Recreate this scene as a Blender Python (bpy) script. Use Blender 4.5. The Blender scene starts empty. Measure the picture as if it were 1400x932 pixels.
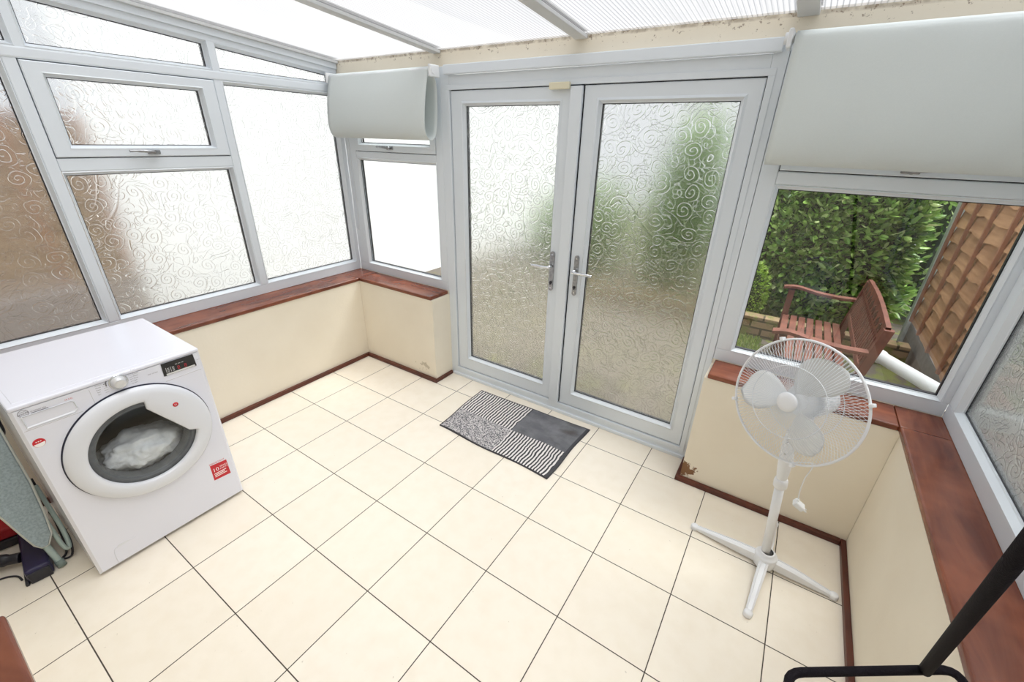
import bpy, bmesh, math, random
from mathutils import Vector, Matrix, Euler
from math import sin, cos, pi, radians

random.seed(7)
S = bpy.context.scene
COL = S.collection

# ------------------------------------------------------------------ node helpers
def new_mat(name):
    m = bpy.data.materials.new(name); m.use_nodes = True
    nt = m.node_tree; nt.nodes.clear()
    out = nt.nodes.new('ShaderNodeOutputMaterial')
    return m, nt, out
def nd(nt, typ, **kw):
    n = nt.nodes.new(typ)
    for k, v in kw.items():
        if k.startswith('in_'):
            key = k[3:]
            key = int(key) if key.isdigit() else key.replace('_', ' ')
            n.inputs[key].default_value = v
        else:
            setattr(n, k, v)
    return n
def math_n(nt, op, a, b=None, c=None, clamp=False):
    n = nt.nodes.new('ShaderNodeMath'); n.operation = op; n.use_clamp = clamp
    for i, v in enumerate((a, b, c)):
        if v is None: continue
        if isinstance(v, (int, float)): n.inputs[i].default_value = v
        else: nt.links.new(v, n.inputs[i])
    return n.outputs[0]
def maprange(nt, v, a, b, c=0., d=1., smooth=False):
    n = nt.nodes.new('ShaderNodeMapRange'); n.clamp = True
    if smooth: n.interpolation_type = 'SMOOTHSTEP'
    nt.links.new(v, n.inputs[0])
    for i, x in zip((1, 2, 3, 4), (a, b, c, d)): n.inputs[i].default_value = x
    return n.outputs[0]
def mixc(nt, fac, a, b, mode='MIX'):
    n = nt.nodes.new('ShaderNodeMix'); n.data_type = 'RGBA'; n.blend_type = mode
    if isinstance(fac, (int, float)): n.inputs[0].default_value = fac
    else: nt.links.new(fac, n.inputs[0])
    for i, v in ((6, a), (7, b)):
        if isinstance(v, tuple): n.inputs[i].default_value = (*v[:3], 1)
        else: nt.links.new(v, n.inputs[i])
    return n.outputs[2]
def noise(nt, vec, scale, detail=2., rough=.5, dist=0.):
    n = nd(nt, 'ShaderNodeTexNoise'); n.inputs['Scale'].default_value = scale
    n.inputs['Detail'].default_value = detail; n.inputs['Roughness'].default_value = rough
    n.inputs['Distortion'].default_value = dist
    if vec is not None: nt.links.new(vec, n.inputs['Vector'])
    return n.outputs['Fac']
def objco(nt):
    return nd(nt, 'ShaderNodeTexCoord').outputs['Object']
def geo_pos(nt):
    return nd(nt, 'ShaderNodeNewGeometry').outputs['Position']
def srgb(r, g, b):
    f = lambda c: (c/255/12.92) if c/255 <= .04045 else ((c/255+.055)/1.055)**2.4
    return (f(r), f(g), f(b))
def bump(nt, h, strength=.2, distance=.01):
    b = nd(nt, 'ShaderNodeBump'); b.inputs['Strength'].default_value = strength
    b.inputs['Distance'].default_value = distance
    nt.links.new(h, b.inputs['Height']); return b.outputs['Normal']
def pbsdf(name, color=(.8, .8, .8), rough=.4, metal=0., spec=.5, cvar=0., nscale=30., bmp=0., bscale=80., trans=0., coat=0.):
    """principled material with a little procedural variation of its own"""
    m, nt, out = new_mat(name)
    p = nd(nt, 'ShaderNodeBsdfPrincipled')
    p.inputs['Roughness'].default_value = rough; p.inputs['Metallic'].default_value = metal
    p.inputs['Specular IOR Level'].default_value = spec
    p.inputs['Coat Weight'].default_value = coat
    p.inputs['Transmission Weight'].default_value = trans
    co = objco(nt)
    n1 = noise(nt, co, nscale, 3)
    dark = tuple(c*(1-cvar) for c in color)
    nt.links.new(mixc(nt, maprange(nt, n1, .35, .65), dark, tuple(color)), p.inputs['Base Color'])
    if bmp: nt.links.new(bump(nt, noise(nt, co, bscale, 3), bmp, .004), p.inputs['Normal'])
    nt.links.new(p.outputs[0], out.inputs[0])
    m['p'] = 1
    return m

M = {}
M['upvc'] = pbsdf('upvc', srgb(224, 231, 238), .28, cvar=.02, nscale=4)
M['upvc_old'] = pbsdf('upvc_bar', srgb(205, 207, 208), .35, cvar=.05, nscale=6)
M['gasket'] = pbsdf('gasket', (.012, .013, .02), .45)
M['spacer'] = pbsdf('spacer_bar', (.05, .06, .075), .4, metal=.3)
M['chrome'] = pbsdf('chrome', (.75, .77, .8), .12, metal=1.)
M['pewter'] = pbsdf('pewter', (.42, .43, .45), .28, metal=1., cvar=.3, nscale=60)
M['white_plastic'] = pbsdf('white_plastic', srgb(232, 235, 238), .35, cvar=.02)
M['cream_plastic'] = pbsdf('cream_plastic', srgb(228, 222, 196), .4)
M['enamel'] = pbsdf('white_enamel', srgb(228, 230, 241), .22, cvar=.015, nscale=3, coat=.3)
M['enamel_ring'] = pbsdf('door_ring', srgb(222, 225, 232), .25)
M['black_gloss'] = pbsdf('black_gloss', (.01, .011, .014), .12)
M['rubber'] = pbsdf('rubber', (.13, .14, .15), .5, cvar=.2)
M['dark_gap'] = pbsdf('dark_gap', (.02, .022, .045), .6)
M['red_label'] = pbsdf('red_label', srgb(200, 30, 45), .35)
M['white_print'] = pbsdf('white_print', (.9, .9, .9), .4)
M['grey_print'] = pbsdf('grey_print', (.12, .12, .14), .5)
M['silver'] = pbsdf('silver_plastic', (.72, .73, .75), .25, metal=.4)
M['black_tube'] = pbsdf('black_foam_tube', (.009, .007, .010), .75, bmp=.6, bscale=500, spec=.15)
M['navy'] = pbsdf('navy_plastic', srgb(38, 34, 74), .3, cvar=.3, nscale=20)
M['dark_plastic'] = pbsdf('dark_plastic', (.02, .02, .028), .35)
M['red_plastic'] = pbsdf('red_plastic', srgb(170, 14, 32), .22)
M['board_tube'] = pbsdf('pale_tube', srgb(176, 194, 190), .35)
M['tube_cap'] = pbsdf('tube_cap', srgb(130, 146, 142), .5)
M['board_cloth'] = pbsdf('board_cloth', srgb(168, 184, 190), .9, cvar=.25, nscale=120, bmp=.4, bscale=300)
M['board_rim'] = pbsdf('board_rim', srgb(205, 208, 200), .6)
M['bench'] = pbsdf('stained_bench', srgb(112, 66, 54), .5, cvar=.35, nscale=14, bmp=.3)
M['concrete'] = pbsdf('concrete', srgb(150, 140, 134), .9, cvar=.2, nscale=18, bmp=.5)
M['post'] = pbsdf('pale_post', srgb(196, 200, 196), .6, cvar=.1)
M['render_wall'] = pbsdf('render_wall', srgb(236, 238, 240), .9, cvar=.03, nscale=3)
M['fan_white'] = pbsdf('fan_white', srgb(234, 236, 240), .35)
M['wire'] = pbsdf('fan_wire', srgb(225, 230, 236), .3)
M['steel_drum'] = pbsdf('drum_steel', (.30, .29, .26), .35, metal=.8)
M['laundry'] = pbsdf('laundry_cloth', srgb(222, 226, 232), .9, cvar=.18, nscale=25, bmp=.5, bscale=60)
M['wood_dark_int'] = pbsdf('drum_paddle', (.02, .022, .03), .4)
M['stem'] = pbsdf('stem', srgb(74, 54, 38), .8)
M['brown_timber'] = pbsdf('brown_timber', srgb(172, 120, 90), .75, cvar=.25, nscale=10)
M['pane_dark'] = pbsdf('house_pane', (.05, .055, .06), .06)

# fan blade: milky translucent plastic
def m_blade():
    m, nt, out = new_mat('milky_blade')
    a = nd(nt, 'ShaderNodeBsdfPrincipled', in_Base_Color=(.93, .94, .94, 1), in_Roughness=.3)
    t = nd(nt, 'ShaderNodeBsdfTranslucent', in_Color=(.85, .87, .88, 1))
    mx = nd(nt, 'ShaderNodeMixShader', in_0=.35)
    n = noise(nt, objco(nt), 9, 1); nt.links.new(maprange(nt, n, 0, 1, .22, .32), mx.inputs[0])
    nt.links.new(a.outputs[0], mx.inputs[1]); nt.links.new(t.outputs[0], mx.inputs[2])
    nt.links.new(mx.outputs[0], out.inputs[0]); return m
M['blade'] = m_blade()

def m_blind():
    m, nt, out = new_mat('blind_fabric')
    co = objco(nt)
    w = nd(nt, 'ShaderNodeTexWave', in_Scale=160.); w.bands_direction = 'Z'
    w.inputs['Distortion'].default_value = 1.5
    nt.links.new(co, w.inputs['Vector'])
    n = noise(nt, co, 220, 2)
    h = math_n(nt, 'ADD', w.outputs['Fac'], n)
    d = nd(nt, 'ShaderNodeBsdfDiffuse')
    nt.links.new(mixc(nt, maprange(nt, h, .6, 1.4), srgb(228, 235, 235), srgb(237, 243, 243)), d.inputs[0])
    nrm = bump(nt, h, .25, .001); nt.links.new(nrm, d.inputs['Normal'])
    t = nd(nt, 'ShaderNodeBsdfTranslucent', in_Color=(.82, .83, .81, 1))
    mx = nd(nt, 'ShaderNodeMixShader', in_0=.25)
    nt.links.new(d.outputs[0], mx.inputs[1]); nt.links.new(t.outputs[0], mx.inputs[2])
    nt.links.new(mx.outputs[0], out.inputs[0]); return m
M['blind'] = m_blind()

def schlick(nt, f0):
    lw = nd(nt, 'ShaderNodeLayerWeight', in_Blend=.5)
    p5 = math_n(nt, 'POWER', lw.outputs['Facing'], 5.)
    return math_n(nt, 'ADD', math_n(nt, 'MULTIPLY', p5, 1-f0), f0)
def m_clear():
    m, nt, out = new_mat('clear_glass')
    t = nd(nt, 'ShaderNodeBsdfTransparent', in_Color=(.97, .985, .98, 1))
    g = nd(nt, 'ShaderNodeBsdfGlossy', in_Roughness=.0)
    fac = schlick(nt, .05)
    n = noise(nt, objco(nt), 3, 2)
    fac = math_n(nt, 'MULTIPLY', fac, maprange(nt, n, 0, 1, .8, 1.1), clamp=True)
    mx = nd(nt, 'ShaderNodeMixShader')
    nt.links.new(fac, mx.inputs[0]); nt.links.new(t.outputs[0], mx.inputs[1]); nt.links.new(g.outputs[0], mx.inputs[2])
    nt.links.new(mx.outputs[0], out.inputs[0]); return m
M['clear'] = m_clear()

def m_swirl():
    """obscure glass with embossed scrolls and curling lines; UV is in metres"""
    m, nt, out = new_mat('scroll_glass')
    uv = nd(nt, 'ShaderNodeUVMap').outputs['UV']
    nz = nd(nt, 'ShaderNodeTexNoise', in_Scale=9., in_Detail=1.)
    nt.links.new(uv, nz.inputs['Vector'])
    v1 = nd(nt, 'ShaderNodeVectorMath', operation='SUBTRACT'); nt.links.new(nz.outputs['Color'], v1.inputs[0]); v1.inputs[1].default_value = (.5, .5, .5)
    v2 = nd(nt, 'ShaderNodeVectorMath', operation='SCALE'); nt.links.new(v1.outputs[0], v2.inputs[0]); v2.inputs['Scale'].default_value = .045
    v3 = nd(nt, 'ShaderNodeVectorMath', operation='ADD'); nt.links.new(uv, v3.inputs[0]); nt.links.new(v2.outputs[0], v3.inputs[1])
    def scrolls(scale, rings, off, wid, turn, rmax):
        sc = nd(nt, 'ShaderNodeVectorMath', operation='SCALE'); nt.links.new(v3.outputs[0], sc.inputs[0]); sc.inputs['Scale'].default_value = scale
        ad = nd(nt, 'ShaderNodeVectorMath', operation='ADD'); nt.links.new(sc.outputs[0], ad.inputs[0]); ad.inputs[1].default_value = (off, off*1.7, 0)
        vo = nd(nt, 'ShaderNodeTexVoronoi', voronoi_dimensions='2D', in_Scale=1., in_Randomness=.75); nt.links.new(ad.outputs[0], vo.inputs['Vector'])
        df = nd(nt, 'ShaderNodeVectorMath', operation='SUBTRACT'); nt.links.new(ad.outputs[0], df.inputs[0]); nt.links.new(vo.outputs['Position'], df.inputs[1])
        sp = nd(nt, 'ShaderNodeSeparateXYZ'); nt.links.new(df.outputs[0], sp.inputs[0])
        ang = math_n(nt, 'DIVIDE', math_n(nt, 'ARCTAN2', sp.outputs[1], sp.outputs[0]), 2*pi/turn)
        r = vo.outputs['Distance']
        ph = math_n(nt, 'ADD', math_n(nt, 'MULTIPLY', r, rings), ang)
        tri = math_n(nt, 'PINGPONG', ph, .5)
        ln = maprange(nt, tri, 0., wid, 1., 0., True)
        mask = maprange(nt, r, rmax, rmax+.05, 1., 0.)
        return math_n(nt, 'MULTIPLY', ln, mask), r
    def ribbons(scale, k, wid, dist, off):
        ad = nd(nt, 'ShaderNodeVectorMath', operation='ADD'); nt.links.new(uv, ad.inputs[0]); ad.inputs[1].default_value = (off, off*.6, off)
        n = noise(nt, ad.outputs[0], scale, 0., .5, dist)
        tri = math_n(nt, 'PINGPONG', math_n(nt, 'MULTIPLY', n, k), .5)
        return maprange(nt, tri, 0., wid, 1., 0., True)
    s1, r1 = scrolls(8.8, 5.6, 0., .12, 1, .37)
    s2, r2 = scrolls(11., 3.4, 7.3, .09, -1, .36)
    rb = ribbons(6., 5., .05, 1.6, 0.)
    rb2 = ribbons(8., 4., .045, 2.4, 4.)
    free = maprange(nt, r1, .34, .42, 0., 1.)
    a = math_n(nt, 'MAXIMUM', math_n(nt, 'MULTIPLY', s2, .7), math_n(nt, 'MULTIPLY', rb2, .8))
    a = math_n(nt, 'MAXIMUM', a, rb)
    a = math_n(nt, 'MULTIPLY', a, free)
    a = math_n(nt, 'MAXIMUM', a, s1)
    wide = ribbons(3.1, 3.2, .045, .3, 11.)
    a = math_n(nt, 'ADD', a, math_n(nt, 'MULTIPLY', wide, .3))
    fine = noise(nt, uv, 90., 2)
    h = math_n(nt, 'ADD', a, math_n(nt, 'MULTIPLY', fine, .05))
    nrm = bump(nt, h, 1.0, .0009)
    g = nd(nt, 'ShaderNodeBsdfGlass', in_Color=(.96, .97, .965, 1), in_Roughness=.23, in_IOR=1.47)
    nt.links.new(nrm, g.inputs['Normal'])
    gl = nd(nt, 'ShaderNodeBsdfGlossy', in_Roughness=.01)
    mx = nd(nt, 'ShaderNodeMixShader'); nt.links.new(math_n(nt, 'MULTIPLY', schlick(nt, .045), .8), mx.inputs[0])
    nt.links.new(g.outputs[0], mx.inputs[1]); nt.links.new(gl.outputs[0], mx.inputs[2])
    nt.links.new(mx.outputs[0], out.inputs[0]); return m
M['swirl'] = m_swirl()

def m_roof():
    m, nt, out = new_mat('ribbed_polycarbonate')
    pos = geo_pos(nt); sp = nd(nt, 'ShaderNodeSeparateXYZ'); nt.links.new(pos, sp.inputs[0])
    x = sp.outputs[0]
    rib = math_n(nt, 'PINGPONG', math_n(nt, 'DIVIDE', x, .019), .5)
    ribm = maprange(nt, rib, .0, .2, 1., 0., True)
    nz = noise(nt, pos, 2.2, 3); 
    comb = nd(nt, 'ShaderNodeCombineXYZ'); nt.links.new(math_n(nt, 'MULTIPLY', x, 14.), comb.inputs[0]); nt.links.new(sp.outputs[1], comb.inputs[1])
    streak = noise(nt, comb.outputs[0], 1., 3)
    dirt = maprange(nt, math_n(nt, 'ADD', math_n(nt, 'MULTIPLY', nz, .5), math_n(nt, 'MULTIPLY', streak, .6)), .35, .85)
    c = mixc(nt, ribm, (.82, .82, .832), (.38, .40, .42))
    c = mixc(nt, math_n(nt, 'MULTIPLY', dirt, .7), c, (.65, .66, .665))
    t = nd(nt, 'ShaderNodeBsdfTransparent'); nt.links.new(c, t.inputs[0])
    tl = nd(nt, 'ShaderNodeBsdfTranslucent'); nt.links.new(c, tl.inputs[0])
    df = nd(nt, 'ShaderNodeBsdfDiffuse'); nt.links.new(c, df.inputs[0])
    gl = nd(nt, 'ShaderNodeBsdfGlossy', in_Roughness=.15)
    m1 = nd(nt, 'ShaderNodeMixShader', in_0=.24); nt.links.new(t.outputs[0], m1.inputs[1]); nt.links.new(tl.outputs[0], m1.inputs[2])
    m2 = nd(nt, 'ShaderNodeMixShader', in_0=.12); nt.links.new(m1.outputs[0], m2.inputs[1]); nt.links.new(df.outputs[0], m2.inputs[2])
    m3 = nd(nt, 'ShaderNodeMixShader', in_0=.04); nt.links.new(m2.outputs[0], m3.inputs[1]); nt.links.new(gl.outputs[0], m3.inputs[2])
    nt.links.new(m3.outputs[0], out.inputs[0]); return m
M['roof'] = m_roof()

TILE = .36
def m_tiles():
    m, nt, out = new_mat('cream_floor_tiles')
    pos = geo_pos(nt); sp = nd(nt, 'ShaderNodeSeparateXYZ'); nt.links.new(pos, sp.inputs[0])
    def line(c):
        f = math_n(nt, 'PINGPONG', math_n(nt, 'DIVIDE', c, TILE), .5)
        return f
    fx, fy = line(sp.outputs[0]), line(sp.outputs[1])
    mn = math_n(nt, 'MINIMUM', fx, fy)
    g = maprange(nt, mn, .0045, .0065, 1., 0.)
    hgt = maprange(nt, mn, .003, .010, 0., 1., True)
    cx = math_n(nt, 'FLOOR', math_n(nt, 'DIVIDE', sp.outputs[0], TILE)); cy = math_n(nt, 'FLOOR', math_n(nt, 'DIVIDE', sp.outputs[1], TILE))
    cb = nd(nt, 'ShaderNodeCombineXYZ'); nt.links.new(cx, cb.inputs[0]); nt.links.new(cy, cb.inputs[1])
    wn = nd(nt, 'ShaderNodeTexWhiteNoise', noise_dimensions='2D'); nt.links.new(cb.outputs[0], wn.inputs['Vector'])
    mott = noise(nt, pos, 14., 4)
    c = mixc(nt, wn.outputs['Value'], srgb(236, 228, 213), srgb(241, 233, 219))
    c = mixc(nt, maprange(nt, mott, .4, .75, 0., .35), c, srgb(228, 217, 197))
    spk = maprange(nt, noise(nt, pos, 55., 2), .74, .78)
    c = mixc(nt, math_n(nt, 'MULTIPLY', spk, .35), c, srgb(150, 140, 120))
    c = mixc(nt, g, c, srgb(72, 64, 57))
    p = nd(nt, 'ShaderNodeBsdfPrincipled')
    nt.links.new(c, p.inputs['Base Color'])
    nt.links.new(maprange(nt, g, 0, 1, .34, .9), p.inputs['Roughness'])
    p.inputs['Specular IOR Level'].default_value = .45
    nt.links.new(bump(nt, hgt, .5, .0015), p.inputs['Normal'])
    nt.links.new(p.outputs[0], out.inputs[0]); return m
M['tiles'] = m_tiles()

def m_wall():
    m, nt, out = new_mat('cream_plaster')
    pos = geo_pos(nt); sp = nd(nt, 'ShaderNodeSeparateXYZ'); nt.links.new(pos, sp.inputs[0])
    x, y, z = sp.outputs
    c = mixc(nt, maprange(nt, noise(nt, pos, 3., 4), .35, .7), srgb(238, 230, 213), srgb(233, 224, 206))
    # peeling brown patch low by the door jamb, and faint flaking elsewhere near the skirting
    n1 = noise(nt, pos, 26., 5, .65)
    def near(v, c0, w): return maprange(nt, math_n(nt, 'ABSOLUTE', math_n(nt, 'SUBTRACT', v, c0)), 0., w, 1., 0.)
    m1 = math_n(nt, 'MULTIPLY', near(x, 2.39, .13), near(z, .08, .12))
    p1 = maprange(nt, math_n(nt, 'ADD', math_n(nt, 'MULTIPLY', m1, .55), math_n(nt, 'MULTIPLY', n1, .6)), .60, .62)
    p1 = math_n(nt, 'MULTIPLY', p1, maprange(nt, m1, .05, .1))
    c = mixc(nt, p1, c, srgb(132, 96, 66))
    m2 = math_n(nt, 'MULTIPLY', near(x, .38, .26), near(z, .11, .17))
    p2 = maprange(nt, math_n(nt, 'ADD', math_n(nt, 'MULTIPLY', m2, .35), math_n(nt, 'MULTIPLY', n1, .6)), .585, .61)
    p2 = math_n(nt, 'MULTIPLY', math_n(nt, 'MULTIPLY', p2, maprange(nt, m2, .1, .2)), near(y, .38, .25))
    c = mixc(nt, math_n(nt, 'MULTIPLY', p2, .6), c, srgb(168, 156, 128))
    # mildew specks under the roof sheets
    n2 = noise(nt, pos, 48., 4, .7)
    m3 = maprange(nt, z, 2.15, 2.225)
    p3 = maprange(nt, math_n(nt, 'ADD', n2, math_n(nt, 'MULTIPLY', m3, .14)), .70, .76)
    p3 = math_n(nt, 'MULTIPLY', p3, maprange(nt, z, 2.13, 2.17))
    c = mixc(nt, math_n(nt, 'MULTIPLY', p3, .75), c, srgb(128, 108, 88))
    n3 = noise(nt, pos, 30., 3)
    edge = math_n(nt, 'MULTIPLY', maprange(nt, z, 2.2105, 2.218), maprange(nt, n3, .3, .6))
    c = mixc(nt, math_n(nt, 'MULTIPLY', edge, .55), c, srgb(120, 100, 80))
    p = nd(nt, 'ShaderNodeBsdfPrincipled', in_Roughness=.8)
    nt.links.new(c, p.inputs['Base Color'])
    nt.links.new(bump(nt, noise(nt, pos, 60., 3), .12, .004), p.inputs['Normal'])
    nt.links.new(p.outputs[0], out.inputs[0]); return m
M['wall'] = m_wall()

def m_wood(name, c1, c2, rough, axis=1, stretch=14.):
    m, nt, out = new_mat(name)
    pos = geo_pos(nt)
    mp = nd(nt, 'ShaderNodeMapping'); nt.links.new(pos, mp.inputs['Vector'])
    sc = [stretch]*3; sc[axis] = 2.2; mp.inputs['Scale'].default_value = sc
    a = noise(nt, mp.outputs[0], 1., 4, .6, .6)
    b = noise(nt, pos, 6., 3)
    c = mixc(nt, maprange(nt, a, .35, .7), c1, c2)
    c = mixc(nt, maprange(nt, b, .45, .7, 0., .6), c, tuple(v*1.25 for v in c2))
    p = nd(nt, 'ShaderNodeBsdfPrincipled', in_Roughness=rough)
    nt.links.new(c, p.inputs['Base Color'])
    nt.links.new(bump(nt, a, .1, .002), p.inputs['Normal'])
    nt.links.new(p.outputs[0], out.inputs[0]); return m
M['sill_y'] = m_wood('mahogany_sill_long', srgb(94, 46, 32), srgb(136, 78, 54), .24, 1)
M['sill_x'] = m_wood('mahogany_sill_short', srgb(94, 46, 32), srgb(134, 76, 52), .24, 0)
M['skirt'] = m_wood('brown_skirting', srgb(72, 30, 20), srgb(98, 48, 32), .4, 1)

def m_mat_rug():
    m, nt, out = new_mat('patchwork_rug')
    uv = nd(nt, 'ShaderNodeUVMap').outputs['UV']; sp = nd(nt, 'ShaderNodeSeparateXYZ'); nt.links.new(uv, sp.inputs[0])
    u, v = sp.outputs[0], sp.outputs[1]
    pos = geo_pos(nt)
    wob = math_n(nt, 'MULTIPLY', math_n(nt, 'SUBTRACT', noise(nt, uv, 9., 2), .5), .025)
    st = math_n(nt, 'PINGPONG', math_n(nt, 'MULTIPLY', math_n(nt, 'ADD', u, wob), 41.), .5)
    stripe = maprange(nt, st, .19, .29)
    cs = mixc(nt, stripe, srgb(70, 70, 74), srgb(226, 222, 220))
    grey = mixc(nt, maprange(nt, noise(nt, uv, 7., 4), .35, .7), srgb(102, 103, 108), srgb(128, 129, 133))
    dirty = maprange(nt, noise(nt, uv, 4., 5), .55, .65, 0., .6)
    grey = mixc(nt, dirty, grey, srgb(80, 76, 68))
    sn = nd(nt, 'ShaderNodeTexWhiteNoise', noise_dimensions='2D')
    sc = nd(nt, 'ShaderNodeVectorMath', operation='MULTIPLY'); nt.links.new(uv, sc.inputs[0]); sc.inputs[1].default_value = (170, 105, 0)
    fl = nd(nt, 'ShaderNodeVectorMath', operation='FLOOR'); nt.links.new(sc.outputs[0], fl.inputs[0]); nt.links.new(fl.outputs[0], sn.inputs['Vector'])
    spec = mixc(nt, maprange(nt, sn.outputs['Value'], .3, .7), srgb(98, 98, 102), srgb(206, 202, 202))
    right = math_n(nt, 'GREATER_THAN', u, .515); far = math_n(nt, 'GREATER_THAN', v, .46)
    nearc = mixc(nt, right, spec, cs); farc = mixc(nt, right, cs, grey)
    c = mixc(nt, far, nearc, farc)
    e1 = math_n(nt, 'MINIMUM', math_n(nt, 'MINIMUM', u, math_n(nt, 'SUBTRACT', 1., u)), math_n(nt, 'MULTIPLY', math_n(nt, 'MINIMUM', v, math_n(nt, 'SUBTRACT', 1., v)), .62))
    edge = math_n(nt, 'LESS_THAN', e1, .009)
    sidee = math_n(nt, 'MULTIPLY', math_n(nt, 'GREATER_THAN', u, .975), 1.)
    c = mixc(nt, math_n(nt, 'MAXIMUM', edge, sidee), c, srgb(78, 78, 82))
    p = nd(nt, 'ShaderNodeBsdfPrincipled', in_Roughness=.95); p.inputs['Specular IOR Level'].default_value = .1
    nt.links.new(c, p.inputs['Base Color'])
    h = math_n(nt, 'ADD', noise(nt, pos, 400., 2), math_n(nt, 'MULTIPLY', stripe, .8))
    nt.links.new(bump(nt, h, .6, .003), p.inputs['Normal'])
    nt.links.new(p.outputs[0], out.inputs[0]); return m
M['rug'] = m_mat_rug()

def m_ground():
    m, nt, out = new_mat('patio_ground')
    pos = geo_pos(nt); sp = nd(nt, 'ShaderNodeSeparateXYZ'); nt.links.new(pos, sp.inputs[0])
    br = nd(nt, 'ShaderNodeTexBrick', in_Scale=1., in_Mortar_Size=.012)
    br.inputs['Brick Width'].default_value = .6; br.inputs['Row Height'].default_value = .45
    br.inputs['Color1'].default_value = (*srgb(92, 85, 79), 1); br.inputs['Color2'].default_value = (*srgb(80, 74, 69), 1)
    br.inputs['Mortar'].default_value = (*srgb(66, 70, 50), 1)
    nt.links.new(pos, br.inputs['Vector'])
    n = noise(nt, pos, 7., 5, .6)
    c = mixc(nt, maprange(nt, n, .4, .7), br.outputs[0], srgb(84, 78, 60))
    moss = maprange(nt, math_n(nt, 'ADD', n, maprange(nt, sp.outputs[0], 2.4, 3.6, 0., .12)), .58, .66)
    c = mixc(nt, math_n(nt, 'MULTIPLY', moss, .8), c, srgb(104, 112, 52))
    p = nd(nt, 'ShaderNodeBsdfPrincipled', in_Roughness=.85); nt.links.new(c, p.inputs['Base Color'])
    nt.links.new(bump(nt, n, .5, .02), p.inputs['Normal']); nt.links.new(p.outputs[0], out.inputs[0]); return m
M['ground'] = m_ground()

def m_leaf(name, c1, c2, c3, rough=.35):
    m, nt, out = new_mat(name)
    at = nd(nt, 'ShaderNodeAttribute', attribute_name='tone')
    c = mixc(nt, maprange(nt, at.outputs['Fac'], 0., .6), c1, c2)
    c = mixc(nt, maprange(nt, at.outputs['Fac'], .75, 1.), c, c3)
    p = nd(nt, 'ShaderNodeBsdfPrincipled', in_Roughness=rough); nt.links.new(c, p.inputs['Base Color'])
    t = nd(nt, 'ShaderNodeBsdfTranslucent'); nt.links.new(c, t.inputs[0])
    mx = nd(nt, 'ShaderNodeMixShader', in_0=.25); nt.links.new(p.outputs[0], mx.inputs[1]); nt.links.new(t.outputs[0], mx.inputs[2])
    nt.links.new(mx.outputs[0], out.inputs[0]); return m
M['leaf'] = m_leaf('glossy_leaf', srgb(66, 108, 44), srgb(152, 190, 96), srgb(218, 232, 170), .22)
M['leaf_bright'] = m_leaf('feathery_leaf', srgb(96, 140, 40), srgb(150, 186, 62), srgb(180, 206, 90), .5)
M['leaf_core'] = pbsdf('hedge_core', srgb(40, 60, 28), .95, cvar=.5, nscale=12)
M['grass'] = m_leaf('grass_blade', srgb(84, 110, 44), srgb(128, 150, 66), srgb(170, 170, 96), .6)

def m_fence(name, c1, c2, c3):
    m, nt, out = new_mat(name)
    pos = geo_pos(nt)
    mp = nd(nt, 'ShaderNodeMapping'); nt.links.new(pos, mp.inputs['Vector']); mp.inputs['Scale'].default_value = (4, 1.6, 26)
    a = noise(nt, mp.outputs[0], 1., 4, .6, .4); b = noise(nt, pos, 2.4, 4)
    c = mixc(nt, maprange(nt, a, .3, .7), c1, c2)
    c = mixc(nt, maprange(nt, b, .45, .7, 0., .5), c, c3)
    p = nd(nt, 'ShaderNodeBsdfPrincipled', in_Roughness=.85); nt.links.new(c, p.inputs['Base Color'])
    nt.links.new(bump(nt, a, .4, .005), p.inputs['Normal']); nt.links.new(p.outputs[0], out.inputs[0]); return m
M['fence'] = m_fence('waney_lap_boards', srgb(168, 122, 86), srgb(208, 162, 122), srgb(150, 106, 76))
M['fence_dull'] = m_fence('weathered_boards', srgb(118, 98, 78), srgb(142, 120, 96), srgb(112, 98, 74))
def m_brick():
    m, nt, out = new_mat('mossy_brick')
    pos = geo_pos(nt); n = noise(nt, pos, 9., 5)
    mp = nd(nt, 'ShaderNodeMapping'); nt.links.new(pos, mp.inputs['Vector']); mp.inputs['Rotation'].default_value = (pi/2, 0, 0)
    br = nd(nt, 'ShaderNodeTexBrick', in_Scale=1., in_Mortar_Size=.01)
    br.inputs['Brick Width'].default_value = .22; br.inputs['Row Height'].default_value = .08
    br.inputs['Color1'].default_value = (*srgb(150, 128, 100), 1); br.inputs['Color2'].default_value = (*srgb(118, 98, 78), 1); br.inputs['Mortar'].default_value = (*srgb(70, 62, 48), 1)
    nt.links.new(mp.outputs[0], br.inputs['Vector'])
    c = mixc(nt, maprange(nt, n, .5, .62), br.outputs[0], srgb(110, 112, 62))
    p = nd(nt, 'ShaderNodeBsdfPrincipled', in_Roughness=.9); nt.links.new(c, p.inputs['Base Color'])
    nt.links.new(bump(nt, n, .5, .01), p.inputs['Normal']); nt.links.new(p.outputs[0], out.inputs[0]); return m
M['brick'] = m_brick()

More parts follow.
